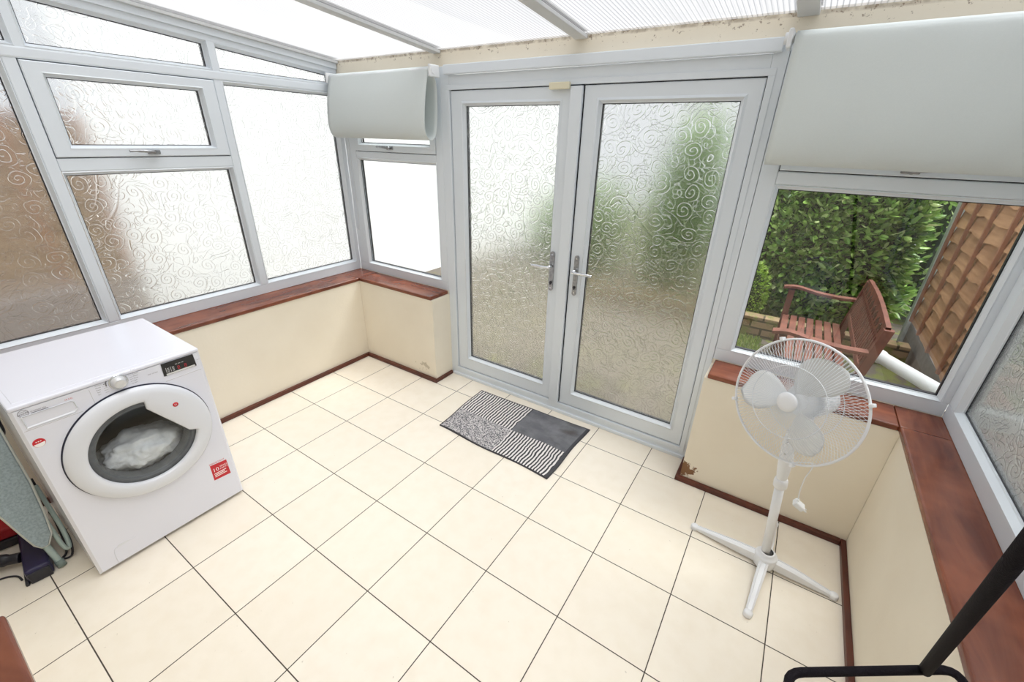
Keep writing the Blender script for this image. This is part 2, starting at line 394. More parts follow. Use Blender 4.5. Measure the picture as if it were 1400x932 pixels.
# ------------------------------------------------------------------ mesh helpers
def add_box(bm, x0, x1, y0, y1, z0, z1, bev=0., seg=2, f=None):
    g = bmesh.new()
    vs = [g.verts.new(((x0, x1)[i & 1], (y0, y1)[(i >> 1) & 1], (z0, z1)[(i >> 2) & 1])) for i in range(8)]
    for q in ((0, 2, 3, 1), (4, 5, 7, 6), (0, 1, 5, 4), (2, 6, 7, 3), (0, 4, 6, 2), (1, 3, 7, 5)):
        g.faces.new([vs[i] for i in q])
    if bev > 0: bmesh.ops.bevel(g, geom=list(g.edges), offset=bev, segments=seg, profile=.6, affect='EDGES')
    merge(bm, g, f)
def merge(bm, g, f=None):
    mp = {}
    for v in g.verts:
        co = Vector(v.co)
        if f: co = Vector(f(*co)) if not isinstance(f, Matrix) else f @ co
        mp[v] = bm.verts.new(co)
    for fc in g.faces:
        try: n = bm.faces.new([mp[v] for v in fc.verts]); n.smooth = fc.smooth
        except ValueError: pass
    g.free()
def add_prism(bm, pts, f, d0, d1):
    """convex 2D polygon pts (u,v) extruded from depth d0 to d1 through map f(u,v,d)"""
    a = [bm.verts.new(f(u, v, d0)) for u, v in pts]; b = [bm.verts.new(f(u, v, d1)) for u, v in pts]
    n = len(pts)
    bm.faces.new(a); bm.faces.new(b[::-1])
    for i in range(n): bm.faces.new((a[i], a[(i+1) % n], b[(i+1) % n], b[i]))
def add_ring(bm, q0, q1, f, d0, d1):
    """quad ring between two outlines of equal count"""
    n = len(q0)
    a = [bm.verts.new(f(u, v, d0)) for u, v in q0]; b = [bm.verts.new(f(u, v, d1)) for u, v in q1]
    for i in range(n): bm.faces.new((a[i], a[(i+1) % n], b[(i+1) % n], b[i]))
def add_tube(bm, pts, r, seg=10, closed=False, caps=True, smooth=True):
    pts = [Vector(p) for p in pts]; n = len(pts)
    rs = r if isinstance(r, (list, tuple)) else [r]*n
    tang = []
    for i in range(n):
        if closed: t = pts[(i+1) % n]-pts[i-1]
        else: t = pts[min(i+1, n-1)]-pts[max(i-1, 0)]
        tang.append(t.normalized())
    up = Vector((0, 0, 1)) if abs(tang[0].z) < .9 else Vector((1, 0, 0))
    a = tang[0].cross(up).normalized()
    rings = []
    for i in range(n):
        t = tang[i]; a = (a - t*a.dot(t)).normalized(); b = t.cross(a)
        rings.append([bm.verts.new(pts[i]+(a*cos(2*pi*k/seg)+b*sin(2*pi*k/seg))*rs[i]) for k in range(seg)])
    m = n if closed else n-1
    for i in range(m):
        A, B = rings[i], rings[(i+1) % n]
        for k in range(seg):
            fc = bm.faces.new((A[k], A[(k+1) % seg], B[(k+1) % seg], B[k])); fc.smooth = smooth
    if not closed and caps:
        bm.faces.new(rings[0][::-1]); bm.faces.new(rings[-1])
def add_lathe(bm, prof, seg=32, mat=None, smooth=True, arc=2*pi):
    """prof [(r,h)] around local z, transformed by mat"""
    mat = mat or Matrix.Identity(4); rings = []
    for r, h in prof:
        if r < 1e-6: rings.append([bm.verts.new(mat @ Vector((0, 0, h)))])
        else: rings.append([bm.verts.new(mat @ Vector((r*cos(2*pi*k/seg), r*sin(2*pi*k/seg), h))) for k in range(seg)])
    for A, B in zip(rings, rings[1:]):
        for k in range(seg):
            k2 = (k+1) % seg
            q = [A[k % len(A)], A[k2 % len(A)], B[k2 % len(B)], B[k % len(B)]]
            q = [v for i, v in enumerate(q) if v not in q[:i]]
            if len(q) > 2:
                fc = bm.faces.new(q); fc.smooth = smooth
def catmull(pts, n=8, closed=False):
    P = [Vector(p) for p in pts]; out = []
    m = len(P) if closed else len(P)-1
    for i in range(m):
        if closed: p0, p1, p2, p3 = P[i-1], P[i], P[(i+1) % len(P)], P[(i+2) % len(P)]
        else: p0, p1, p2, p3 = P[max(i-1, 0)], P[i], P[i+1], P[min(i+2, len(P)-1)]
        for k in range(n):
            t = k/n
            out.append(.5*((2*p1)+(-p0+p2)*t+(2*p0-5*p1+4*p2-p3)*t*t+(-p0+3*p1-3*p2+p3)*t**3))
    if not closed: out.append(P[-1])
    return out
def obj(name, bm, mat, parent=None, normals=True, smooth=None):
    if normals: bmesh.ops.recalc_face_normals(bm, faces=bm.faces)
    me = bpy.data.meshes.new(name); bm.to_mesh(me); bm.free()
    me.materials.append(M[mat] if isinstance(mat, str) else mat)
    o = bpy.data.objects.new(name, me); COL.objects.link(o)
    if parent:
        o.parent = parent
        o.matrix_parent_inverse = world_of(parent).inverted()
    return o
def world_of(o):
    m = Matrix.LocRotScale(o.location, o.rotation_euler, o.scale)
    if o.parent: m = world_of(o.parent) @ o.matrix_parent_inverse @ m
    return m
def thing(name, label, cat, loc=(0, 0, 0), group=None):
    o = bpy.data.objects.new(name, None); COL.objects.link(o); o.location = loc; o.empty_display_size = .1
    o['label'] = label; o['category'] = cat
    if group: o['group'] = group
    return o
def tag(o, label, cat, group=None, kind=None):
    o['label'] = label; o['category'] = cat
    if group: o['group'] = group
    if kind: o['kind'] = kind
    return o
def struct(o, label, cat):
    o['kind'] = 'structure'; o['label'] = label; o['category'] = cat; return o
def sroot(name, label, cat, loc):
    return struct(thing(name, label, cat, loc), label, cat)
def NB(): return bmesh.new()
def text_bm(bm, body, size, f, spacing=1., extr=.0003, align='LEFT'):
    """flat lettering, mapped through f(u,v,d); ink stands extr proud"""
    cu = bpy.data.curves.new('t', 'FONT'); cu.body = body; cu.size = size; cu.space_character = spacing
    cu.align_x = align; cu.resolution_u = 2
    ob = bpy.data.objects.new('t', cu); COL.objects.link(ob)
    bpy.context.view_layer.update()
    dg = bpy.context.evaluated_depsgraph_get()
    me = bpy.data.meshes.new_from_object(ob.evaluated_get(dg))
    g = bmesh.new(); g.from_mesh(me)
    bpy.data.objects.remove(ob); bpy.data.curves.remove(cu); bpy.data.meshes.remove(me)
    merge(bm, g, lambda x, y, z: f(x, y, extr))

# ------------------------------------------------------------------ dimensions
YF = .573            # inner face of the door-wall frames
XL = -.505           # inner face of the left frames
XR = 3.309           # inner face of the right frames
ZS = .703            # sill top
YB = -1.97           # house wall
def zroof(y): return 2.222 + .085*(.573-y)
fD = lambda u, v, d: (u, YF+d, v)
fL = lambda u, v, d: (XL-d, u, v)
fR = lambda u, v, d: (XR+d, u, v)
def rect(u0, u1, v0, v1): return [(u0, v0), (u1, v0), (u1, v1), (u0, v1)]
BEAD = .018
def outset(q, e):
    (a, b, c, d) = q
    return [(a[0]-e, a[1]-e), (b[0]+e, b[1]-e), (c[0]+e, c[1]+e), (d[0]-e, d[1]+e)]
def add_bead(bm, q, f, dface, dg):
    """sloping glazing bead round the glass outline q"""
    add_ring(bm, outset(q, BEAD), outset(q, BEAD-.004), f, dface, dface-.002)
    add_ring(bm, outset(q, BEAD-.004), outset(q, .004), f, dface-.002, dg-.010)
    add_ring(bm, outset(q, .004), q, f, dg-.010, dg-.008)
    add_ring(bm, q, q, f, dg-.008, dg)
def glaze(parent, q, f, dg, mat):
    bm = NB(); g = .0035
    add_ring(bm, q, outset(q, -g), f, dg-.003, dg-.003); add_ring(bm, outset(q, -g), outset(q, -g), f, dg-.003, dg)
    # spacer bar seen through the pane
    add_ring(bm, outset(q, -.001), outset(q, -.001), f, dg+.005, dg+.024)
    obj('gasket', bm, 'gasket', parent, normals=False)
    bm = NB(); add_prism(bm, outset(q, .003), f, dg, dg+.004)
    bmesh.ops.recalc_face_normals(bm, faces=bm.faces)
    uvl = bm.loops.layers.uv.new('UVMap')
    a = Vector(f(0, 0, 0)); ux = Vector(f(1, 0, 0))-a; vx = Vector(f(0, 1, 0))-a
    for fc in bm.faces:
        for l in fc.loops:
            p = l.vert.co-a; l[uvl].uv = (p.dot(ux)+.37*f(0, 0, 0)[0], p.dot(vx))
    return obj('glass_pane', bm, mat, parent, normals=False)
def bar(bm, f, u0, u1, v0, v1, d0, d1, bev=.003):
    add_box(bm, u0, u1, v0, v1, d0, d1, bev, 2, f)
def sash(parent, f, q, outer, dface, dg, mat, handle_u, hdir=1, hz=None):
    """opening light: own frame, bead, gasket, pane and lever handle"""
    (u0, v0), (u1, _), (_, v1), _ = q
    bm = NB(); e = BEAD
    add_ring(bm, outer, outer, f, .03, dface+.004)
    add_ring(bm, outer, outset(outer, -.004), f, dface+.004, dface)
    add_ring(bm, outset(outer, -.004), outset(q, e), f, dface, dface)
    add_bead(bm, q, f, dface, dg)
    s = obj('opening_sash', bm, 'upvc', parent)
    glaze(s, q, f, dg, mat)
    bm = NB(); add_ring(bm, outset(outer, .02), outset(outer, -.012), f, .022, .022); add_ring(bm, outset(outer, -.012), outset(outer, .02), f, .055, .055)  # black backing added behind the sash edge to stop light leaks and darken the gap
    obj('gap_backing', bm, 'gasket', s, normals=False)
    bm = NB(); hv = hz
    bar(bm, f, handle_u-.03, handle_u+.03, hv-.010, hv+.010, dface-.010, dface, .004)
    add_tube(bm, [f(handle_u, hv, dface-.006), f(handle_u, hv, dface-.032)], .011, 12)
    add_tube(bm, catmull([f(handle_u, hv, dface-.028), f(handle_u+hdir*.03, hv+.004, dface-.034), f(handle_u+hdir*.075, hv+.007, dface-.030), f(handle_u+hdir*.115, hv+.006, dface-.028)], 5), [.0075]*6+[.008]*5+[.006]*5, 10)
    obj('window_handle', bm, 'pewter', s)
    return s

# ------------------------------------------------------------------ floor, walls
bm = NB(); add_box(bm, -.55, 3.40, YB-.1, .66, -.05, 0.)
struct(obj('floor', bm, 'tiles'), 'cream square ceramic floor tiles with thin dark grout lines', 'floor')
bm = NB(); add_box(bm, -.56, -.300, YB-.1, .655, 0, .6745); add_box(bm, -.57, XL-.021, YB-.1, .655, .60, .7025)
struct(obj('wall_left', bm, 'wall'), 'low cream plastered wall under the long left windows', 'wall')
bm = NB(); add_box(bm, 3.160, 3.40, YB-.1, .655, 0, .6745); add_box(bm, XR+.011, 3.40, YB-.1, .655, .60, .7025)
struct(obj('wall_right', bm, 'wall'), 'low cream plastered wall on the right under the right windows', 'wall')
bm = NB()
add_box(bm, -.299, .500, .382, .655, 0, .6745)
add_box(bm, 2.372, 3.159, .382, .655, 0, .6745)
add_box(bm, -.53, .499, YF, .655, .60, .7025); add_box(bm, 2.373, 3.33, YF, .655, .60, .7025)
add_box(bm, -.56, 3.40, YF+.004, .665, 2.140, 2.235)
struct(obj('wall_far', bm, 'wall'), 'cream plaster of the garden side, low wall stubs beside the doors and mildewed beam over them', 'wall')
bm = NB(); add_box(bm, -.56, 3.40, YB-.12, YB, 0, 2.9)
struct(obj('wall_back', bm, 'wall'), 'cream house wall behind the viewer', 'wall')

# skirtings (reddish brown)
def skirting(name, pts, label):
    bm = NB()
    for (a, b, c, d) in pts: add_box(bm, a, b, c, d, .0005, .028, .004)
    struct(obj(name, bm, 'skirt'), label, 'skirting board')
skirting('baseboard_left', [(-.300, -.276, YB+.02, .381)], 'dark brown skirting strip along the left wall')
skirting('baseboard_far', [(-.275, .518, .357, .382), (.500, .518, .382, .5585), (2.350, 2.371, .382, .5585), (2.350, 3.136, .357, .382)], 'dark brown skirting strip round the two wall stubs beside the doors')
skirting('baseboard_right', [(3.137, 3.160, YB+.02, .381)], 'dark brown skirting strip along the right wall')

# roof: bars and sheets
bm = NB()
bars = [(-.56, -.47), (.446, .505), (1.405, 1.472), (2.366, 2.440), (3.30, 3.40)]
edges = [(a+b)/2 for a, b in bars]
for x0, x1 in zip(edges, edges[1:]):
    v = []
    for y in (YB, .655):
        z = zroof(y)+.005
        v.append([bm.verts.new((x, y, z+dz)) for dz in (0, .012) for x in (x0+.004, x1-.004)])
    A, B = v
    for q in ((A[0], A[1], B[1], B[0]), (A[2], B[2], B[3], A[3]), (A[0], B[0], B[2], A[2]), (A[1], A[3], B[3], B[1]), (A[0], A[2], A[3], A[1]), (B[0], B[1], B[3], B[2])): bm.faces.new(q)
struct(obj('ceiling', bm, 'roof'), 'milky ribbed plastic roof sheets between white roof bars', 'ceiling')
for i, (x0, x1) in enumerate(bars):
    bm = NB(); a = radians(math.degrees(math.atan(.085)))
    y0, y1 = YB, YF+.002
    f = lambda x, y, z: (x, y, zroof(y)+z)
    add_box(bm, x0, x1, y0, y1, -.012, .0045, .003, 2, f)
    add_box(bm, x0-.004, x1+.004, y0, y1, .018, .026, .002, 2, f)
    lab = ['white roof edge bar above the left windows', 'grey white roof bar nearest the left blind', 'grey white roof bar above the double doors', 'grey white roof bar left of the right blind', 'roof edge bar above the right windows'][i]
    struct(obj('trim_%d' % (i+3), bm, 'upvc_old'), lab, 'roof bar')

# ------------------------------------------------------------------ window_1: left wall
W1 = sroot('window_1', 'long white window on the left with scroll patterned obscure glass', 'window', (XL, -.7, ZS))
DG = .040
P3 = rect(-.221, .523, .785, 2.007); P2 = rect(-1.075, -.303, .785, 1.535); P1 = rect(-1.90, -1.160, .785, 2.007)
SQ = rect(-1.012, -.372, 1.672, 1.962)
def top_light(y0, y1): return [(y0, 2.090), (y1, 2.090), (y1, zroof(y1)-.092), (y0, zroof(y0)-.092)]
T3, T2, T1 = top_light(-.221, .515), top_light(-1.035, -.290), top_light(-1.90, -1.100)
bm = NB(); D = .065
bar(bm, fL, YB, .573, .703, .785-BEAD, 0, D)
for a, b in ((-1.160+BEAD, -1.075-BEAD), (-.303+BEAD, -.221-BEAD)): bar(bm, fL, a, b, .785-BEAD, 2.03, 0, D, .006)
for a, b in ((-1.100+BEAD, -1.035-BEAD), (-.290+BEAD, -.221-BEAD)): 
    add_prism(bm, [(a, 2.07), (b, 2.07), (b, zroof(b)-.05), (a, zroof(a)-.05)], fL, 0, D)
bar(bm, fL, .523+BEAD, .573, .785-BEAD, 2.2, 0, D)
bar(bm, fL, YB, .573, 2.007+BEAD, 2.090-BEAD, -.004, D, .008)
bar(bm, fL, -1.093, -.285, 1.553, 1.614, 0, D, .006)
bar(bm, fL, YB, -1.90-BEAD, .785-BEAD, 2.30, 0, D)
def zt(y): return zroof(y)-.092+BEAD
add_prism(bm, [(YB, zt(YB)), (.573, zt(.573)), (.573, zroof(.573)-.012), (YB, zroof(YB)-.012)], fL, -.002, D)
add_prism(bm, [(YB, zt(YB)+.028), (.573, zt(.573)+.028), (.573, zroof(.573)-.008), (YB, zroof(YB)-.008)], fL, -.016, -.002)
for q in (P3, P2, P1, T3, T2, T1): add_bead(bm, q, fL, 0, DG)
obj('window_frame', bm, 'upvc', W1)
for q in (P3, P2, P1, T3, T2, T1): glaze(W1, q, fL, DG, 'swirl')
sash(W1, fL, SQ, rect(-1.090, -.288, 1.618, 2.021), -.006, DG-.008, 'swirl', -.69, -1, 1.640)
bm = NB()
add_box(bm, XL-.02, -.292, YB+.005, .378, .675, ZS-.0005, .008, 3)
add_box(bm, XL-.02, -.292, .377, YF-.0005, .675, ZS-.0005, .004, 2)
obj('window_sill', bm, 'sill_y', W1)

# ------------------------------------------------------------------ window_2: small window left of the doors
W2 = sroot('window_2', 'small clear white window between the left corner and the double doors', 'window', (0, YF, ZS))
A = rect(-.373, .414, .785, 1.579); B = rect(-.330, .372, 1.700, 2.03)
bm = NB(); D = .065
bar(bm, fD, XL, .492, .703, .785-BEAD, 0, D)
bar(bm, fD, XL, -.373-BEAD, .785-BEAD, 2.14, 0, D)
bar(bm, fD, .414+BEAD, .492, .785-BEAD, 2.14, 0, D)
bar(bm, fD, -.391, .432, 1.579+BEAD, 1.640, 0, D, .006)
bar(bm, fD, -.391, .432, 2.088, 2.14, 0, D)
add_bead(bm, A, fD, 0, .024)
obj('window_frame', bm, 'upvc', W2)
glaze(W2, A, fD, .024, 'clear')
sash(W2, fD, B, rect(-.387, .428, 1.644, 2.084), -.006, .018, 'clear', 0.0, -1, 1.672)
bm = NB(); add_box(bm, -.291, .487, .377, YF-.0005, .675, ZS-.001, .008, 3)
obj('window_sill', bm, 'sill_x', W2)

# ------------------------------------------------------------------ window_3: right of the doors
W3 = sroot('window_3', 'clear white window right of the double doors looking onto the garden bench', 'window', (2.9, YF, ZS))
A = rect(2.461, 3.268, .785, 1.579); B = rect(2.50, 3.23, 1.745, 2.03)
bm = NB()
bar(bm, fD, 2.374, XR, .703, .785-BEAD, 0, D)
bar(bm, fD, 2.374, 2.461-BEAD, .785-BEAD, 2.14, 0, D)
bar(bm, fD, 3.268+BEAD, XR+.06, .785-BEAD, 2.14, 0, D)
bar(bm, fD, 2.443, 3.286, 1.579+BEAD, 1.652, 0, D, .006)
bar(bm, fD, 2.443, 3.286, 2.082, 2.14, 0, D)
add_bead(bm, A, fD, 0, .024)
obj('window_frame', bm, 'upvc', W3)
glaze(W3, A, fD, .024, 'clear')
sash(W3, fD, B, rect(2.447, 3.282, 1.656, 2.078), -.006, .018, 'clear', 2.885, 1, 1.676)
bm = NB(); add_box(bm, 2.386, 3.146, .377, YF-.0005, .675, ZS-.001, .008, 3)
obj('window_sill', bm, 'sill_x', W3)

# ------------------------------------------------------------------ window_4: right wall
W4 = sroot('window_4', 'white window on the far right wall with scroll patterned obscure glass', 'window', (XR, -.5, ZS))
A = rect(-.55, .470, .790, 2.007); B2 = rect(-1.90, -.66, .790, 2.007)
bm = NB()
bar(bm, fR, YB, .573, .703, .790-BEAD, 0, D)
bar(bm, fR, .470+BEAD, .573, .79-BEAD, 2.2, 0, D)
bar(bm, fR, -.66+BEAD, -.55-BEAD, .79-BEAD, 2.2, 0, D)
bar(bm, fR, YB, -1.90-BEAD, .79-BEAD, 2.3, 0, D)
add_prism(bm, [(YB, 2.025), (.573, 2.025), (.573, zroof(.573)-.012), (YB, zroof(YB)-.012)], fR, 0, D)
for q in (A, B2): add_bead(bm, q, fR, 0, .028)
obj('window_frame', bm, 'upvc', W4)
for q in (A, B2): glaze(W4, q, fR, .028, 'swirl')
bm = NB()
add_box(bm, 3.147, XR+.01, YB+.005, .378, .675, ZS-.0005, .008, 3)
add_box(bm, 3.147, XR+.01, .377, YF-.0005, .675, ZS-.0005, .004, 2)
obj('window_sill', bm, 'sill_y', W4)

# window_5: house window behind, whose sill end shows at the lower left
W5 = sroot('window_5', 'house window behind the viewer with a reddish brown wooden sill', 'window', (1.7, YB, ZS))
fB = lambda u, v, d: (u, YB+.012-d, v)
bm = NB()
bar(bm, fB, 1.26, 2.30, .702, .77, -.01, .01); bar(bm, fB, 1.26, 2.30, 1.85, 1.92, -.01, .01)
for a in (1.26, 1.75, 2.24): bar(bm, fB, a, a+.06, .77, 1.85, -.01, .01)
obj('window_frame', bm, 'upvc', W5)
bm = NB(); bar(bm, fB, 1.32, 1.75, .77, 1.85, -.002, .008, 0); bar(bm, fB, 1.81, 2.24, .77, 1.85, -.002, .008, 0)
obj('glass_pane', bm, 'pane_dark', W5)
bm = NB(); add_box(bm, 1.225, 2.33, YB+.001, -1.874, .672, .701, .010, 4)
obj('window_sill', bm, 'sill_x', W5)

# ------------------------------------------------------------------ doors
bm = NB()
bar(bm, fD, .493, .567, .0006, 2.143, 0, .07); bar(bm, fD, 2.314, 2.372, .0006, 2.143, 0, .07)
bar(bm, fD, .567, 2.314, 2.016, 2.095, 0, .07)
bar(bm, fD, .567, 2.314, .0006, .074, 0, .07)
bar(bm, fD, .519, 2.349, .0006, .022, -.014, .001)
# inner drips of the frame profile
bar(bm, fD, .540, .567, .074, 2.016, -.004, 0, .002); bar(bm, fD, 2.314, 2.341, .074, 2.016, -.004, 0, .002)
bar(bm, fD, .540, 2.341, 2.016, 2.043, -.004, 0, .002); bar(bm, fD, .540, 2.341, .048, .074, -.004, 0, .002)
struct(obj('trim_1', bm, 'upvc'), 'white plastic frame round the double doors', 'door frame')
bm = NB()
bar(bm, fD, .545, 2.345, 2.095, 2.146, -.030, .0, .005)
struct(obj('trim_2', bm, 'upvc'), 'white head board across the top of the double door frame', 'trim')
def door(name, u0, u1, g0, g1, label, hu, hdir, astr):
    R = sroot(name, label, 'door', ((u0+u1)/2, YF, .078))
    q = rect(g0, g1, .189, 1.928); v0, v1 = .0785, 2.011
    bm = NB(); df = .006
    O = rect(u0, u1, v0, v1); O2 = rect(u0+.004, u1-.004, v0+.004, v1-.004)
    add_ring(bm, O, O, fD, .065, df+.003); add_ring(bm, O, O2, fD, df+.003, df)
    add_ring(bm, O2, outset(q, BEAD+.008), fD, df, df); add_ring(bm, outset(q, BEAD+.008), outset(q, BEAD), fD, df, df-.004)
    add_bead(bm, q, fD, df-.003, .030)
    obj('door_leaf', bm, 'upvc', R)
    glaze(R, q, fD, .030, 'swirl')
    bm = NB()
    for a, b, c, d in ((u0-.0045, u0+.001, v0, v1), (u1-.001, u1+.0045, v0, v1), (u0, u1, v1-.001, v1+.006), (u0, u1, v0-.006, v0+.001)): add_box(bm, a, b, c, d, .014, .06, 0, 1, fD)
    obj('gap_backing', bm, 'gasket', R)  # black strips added to block light leaks and make the leaf gaps dark
    if astr:
        bm = NB(); bar(bm, fD, astr[0], astr[1], .080, 2.009, -.016, .004, .005)
        obj('meeting_strip', bm, 'upvc', R)
    bm = NB()   # long back plate
    pts = []
    for k in range(13): a = pi*k/12; pts.append((hu+.014*cos(a), 1.118+.014*sin(a)))
    for k in range(13): a = pi+pi*k/12; pts.append((hu+.014*cos(a), .895+.014*sin(a)))
    add_prism(bm, pts, fD, df-.010, df+.0005)
    hp = obj('handle_plate', bm, 'pewter', R)
    bm = NB()
    add_tube(bm, [fD(hu, 1.042, df-.009), fD(hu, 1.040, -.048)], .0105, 12)
    L = catmull([fD(hu-hdir*.008, 1.040, -.046), fD(hu+hdir*.03, 1.038, -.053), fD(hu+hdir*.075, 1.037, -.049), fD(hu+hdir*.122, 1.034, -.044)], 6)
    add_tube(bm, L, [.0085]*8+[.0095]*7+[.0085]*(len(L)-15), 10)
    obj('lever_handle', bm, 'chrome', R)
    bm = NB()
    add_tube(bm, [fD(hu, .935, df-.009), fD(hu, .935, df-.016)], .009, 12)
    add_box(bm, hu-.0018, hu+.0018, .922, .934, df-.019, df-.012, 0, 1, fD)
    obj('key_cylinder', bm, 'dark_plastic', R)
    bm = NB()
    for v in (1.112, .900): add_tube(bm, [fD(hu, v, df-.009), fD(hu, v, df-.012)], .005, 10)
    obj('screw', bm, 'chrome', R)
    return R
door('door_1', .571, 1.470, .678, 1.328, 'left white door leaf with scroll patterned obscure glass and left pointing lever', 1.357, -1, (1.405, 1.474))
door('door_2', 1.479, 2.310, 1.577, 2.228, 'right white door leaf with scroll patterned glass showing green hedge', 1.522, 1, None)
# sensor block on the frame head
bm = NB(); bar(bm, fD, 1.283, 1.402, 1.995, 2.028, -.028, -.0045, .005)
tag(obj('contact_sensor', bm, 'cream_plastic'), 'small cream contact sensor block fixed above the left door leaf', 'sensor')

# ------------------------------------------------------------------ blinds
def blind(x0, x1, prof, label, bracket_x, chain=None, ztop=2.115, ytube=.49, cols=30, droop=0.):
    T = thing('roller_blind', label, 'blind', ((x0+x1)/2, ytube, ztop))
    P = catmull([(0, y, z) for y, z in prof], 8)
    bm = NB(); uvr = []
    n = len(P); th = .0012
    nrm = []
    for i in range(n):
        t = P[min(i+1, n-1)]-P[max(i-1, 0)]; nrm.append(Vector((0, t.z, -t.y)).normalized())
    rows = []
    for s in (1, -1):
        for i in range(n):
            rows.append([bm.verts.new((x0+(x1-x0)*k/cols, P[i].y+nrm[i].y*th*s+.003*sin(k*.7+i*.2)*min(1, i/10)*(.3), P[i].z+nrm[i].z*th*s+droop*(k/cols)*min(1, i/12))) for k in range(cols+1)])
    for base in (0, n):
        for i in range(n-1):
            for k in range(cols):
                q = (rows[base+i][k], rows[base+i][k+1], rows[base+i+1][k+1], rows[base+i+1][k])
                bm.faces.new(q).smooth = True
    for k in range(cols):
        bm.faces.new((rows[0][k], rows[0][k+1], rows[n][k+1], rows[n][k])); bm.faces.new((rows[n-1][k], rows[n-1][k+1], rows[2*n-1][k+1], rows[2*n-1][k]))
    for i in range(n-1):
        for k in (0, cols): bm.faces.new((rows[i][k], rows[i+1][k], rows[n+i+1][k], rows[n+i][k]))
    obj('blind_fabric', bm, 'blind', T)
    bm = NB(); add_tube(bm, [(x0-.004, ytube, ztop), (x1+.004, ytube, ztop)], .017, 16)
    obj('roller_tube', bm, 'white_plastic', T)
    for bx in bracket_x:
        bm = NB()
        add_box(bm, bx-.0015, bx+.0165, ytube-.030, YF-.001 if not (.493 < bx < 2.37) else YF-.031, ztop-.035, ztop+.03, .007, 3)
        add_tube(bm, [(bx-.012, ytube, ztop), (bx+.02, ytube, ztop)], .020, 18)
        obj('bracket', bm, 'white_plastic', T)
    if chain:
        bm = NB(); add_tube(bm, catmull(chain, 8), .0016, 6)
        obj('chain_loop', bm, 'white_plastic', T)
    return T
profL = [(.488, 2.134), (.472, 2.120), (.462, 2.09), (.432, 1.978), (.413, 1.85), (.418, 1.775), (.446, 1.738), (.480, 1.735), (.512, 1.77), (.530, 1.85), (.537, 1.95), (.534, 2.04), (.512, 2.094)]
blind(-.452, .496, profL, 'short white roller blind looped over the small window left of the doors', (.505, -.478),
      [(-.462, .535, 2.10), (-.455, .552, 1.7), (-.452, .540, 1.3), (-.452, .530, 1.10), (-.450, .545, 1.045), (-.447, .562, 1.07), (-.448, .568, 1.3), (-.452, .566, 1.7), (-.46, .560, 2.10)], ztop=2.113, ytube=.486)
profR = [(.490, 2.150), (.470, 2.140), (.458, 2.11), (.448, 2.0), (.440, 1.88), (.440, 1.78), (.452, 1.715), (.480, 1.683), (.512, 1.69), (.532, 1.75), (.542, 1.9), (.540, 2.02), (.518, 2.10)]
blind(2.388, 3.270, profR, 'wide white roller blind hanging over the window right of the doors', (2.362, 3.282), None, ztop=2.128, ytube=.488, droop=-.004)

# ------------------------------------------------------------------ washing machine
XM = .452; Y0, Y1 = -1.680, -1.080; XB = -.150; HM = .866
WM = thing('washing_machine', 'white front loading washing machine with laundry inside, on the tiles under the left window', 'washing machine', (.15, -1.38, 0))
fM = lambda u, v, d: (XM+d, u, v)         # u = world y, v = z, d outwards
def arc_pts(cu, cv, r, n=72, a0=0.): return [(cu+r*cos(a0+2*pi*k/n), cv+r*sin(a0+2*pi*k/n)) for k in range(n)]
CU, CV, RO = -1.372, .538, .254
def rect_ray(cu, cv, a, u0, u1, v0, v1, rc=.02):
    du, dv = cos(a), sin(a)
    t = min([((u1 if du > 0 else u0)-cu)/du if abs(du) > 1e-9 else 9, ((v1 if dv > 0 else v0)-cv)/dv if abs(dv) > 1e-9 else 9])
    return (cu+du*t, cv+dv*t)
bm = NB()
n = 72; RH = .205
an = sorted(set([2*pi*k/n for k in range(n)]+[math.atan2(v-CV, u-CU) % (2*pi) for u in (Y0, Y1) for v in (.012, HM-.018)]))
inn = [(CU+RH*cos(a), CV+RH*sin(a)) for a in an]; outr = [rect_ray(CU, CV, a, Y0, Y1, .012, HM-.018) for a in an]
e = .010
def shrink(p): return (min(max(p[0], Y0+e), Y1-e), min(max(p[1], .012+e), HM-.018))
add_ring(bm, inn, [shrink(p) for p in outr], fM, 0, 0)
add_ring(bm, [shrink(p) for p in outr], outr, fM, 0, -e)
add_ring(bm, outr, outr, fM, -e, XB-XM)
add_ring(bm, inn, inn, fM, 0, -.03)
bb = [bm.verts.new(fM(*p, XB-XM)) for p in rect(Y0, Y1, .012, HM-.018)]; bm.faces.new(bb)
bmesh.ops.remove_doubles(bm, verts=bm.verts, dist=1e-5)
obj('body', bm, 'enamel', WM)
bm = NB(); add_box(bm, XB, XM+.002, Y0+.0005, Y1-.0005, HM-.0175, HM, .009, 4)
add_box(bm, XB+.02, XM-.03, Y0+.02, Y1-.02, HM-.002, HM+.0015, .001, 1)
obj('top_lid', bm, 'enamel', WM)
# seams under the control panel and the upright one beside the drawer
bm = NB()
bar(bm, fM, Y0+.012, CU-.135, .7625, .7640, -.001, .0004, 0); obj('panel_seam', bm, 'silver', WM); bm = NB(); bar(bm, fM, CU+.140, Y1-.012, .7625, .7640, -.001, .0004, 0); obj('panel_seam', bm, 'silver', WM); bm = NB()
bar(bm, fM, -1.4675, -1.4665, .766, .838, -.001, .0003, 0)
obj('panel_seam', bm, 'silver', WM)
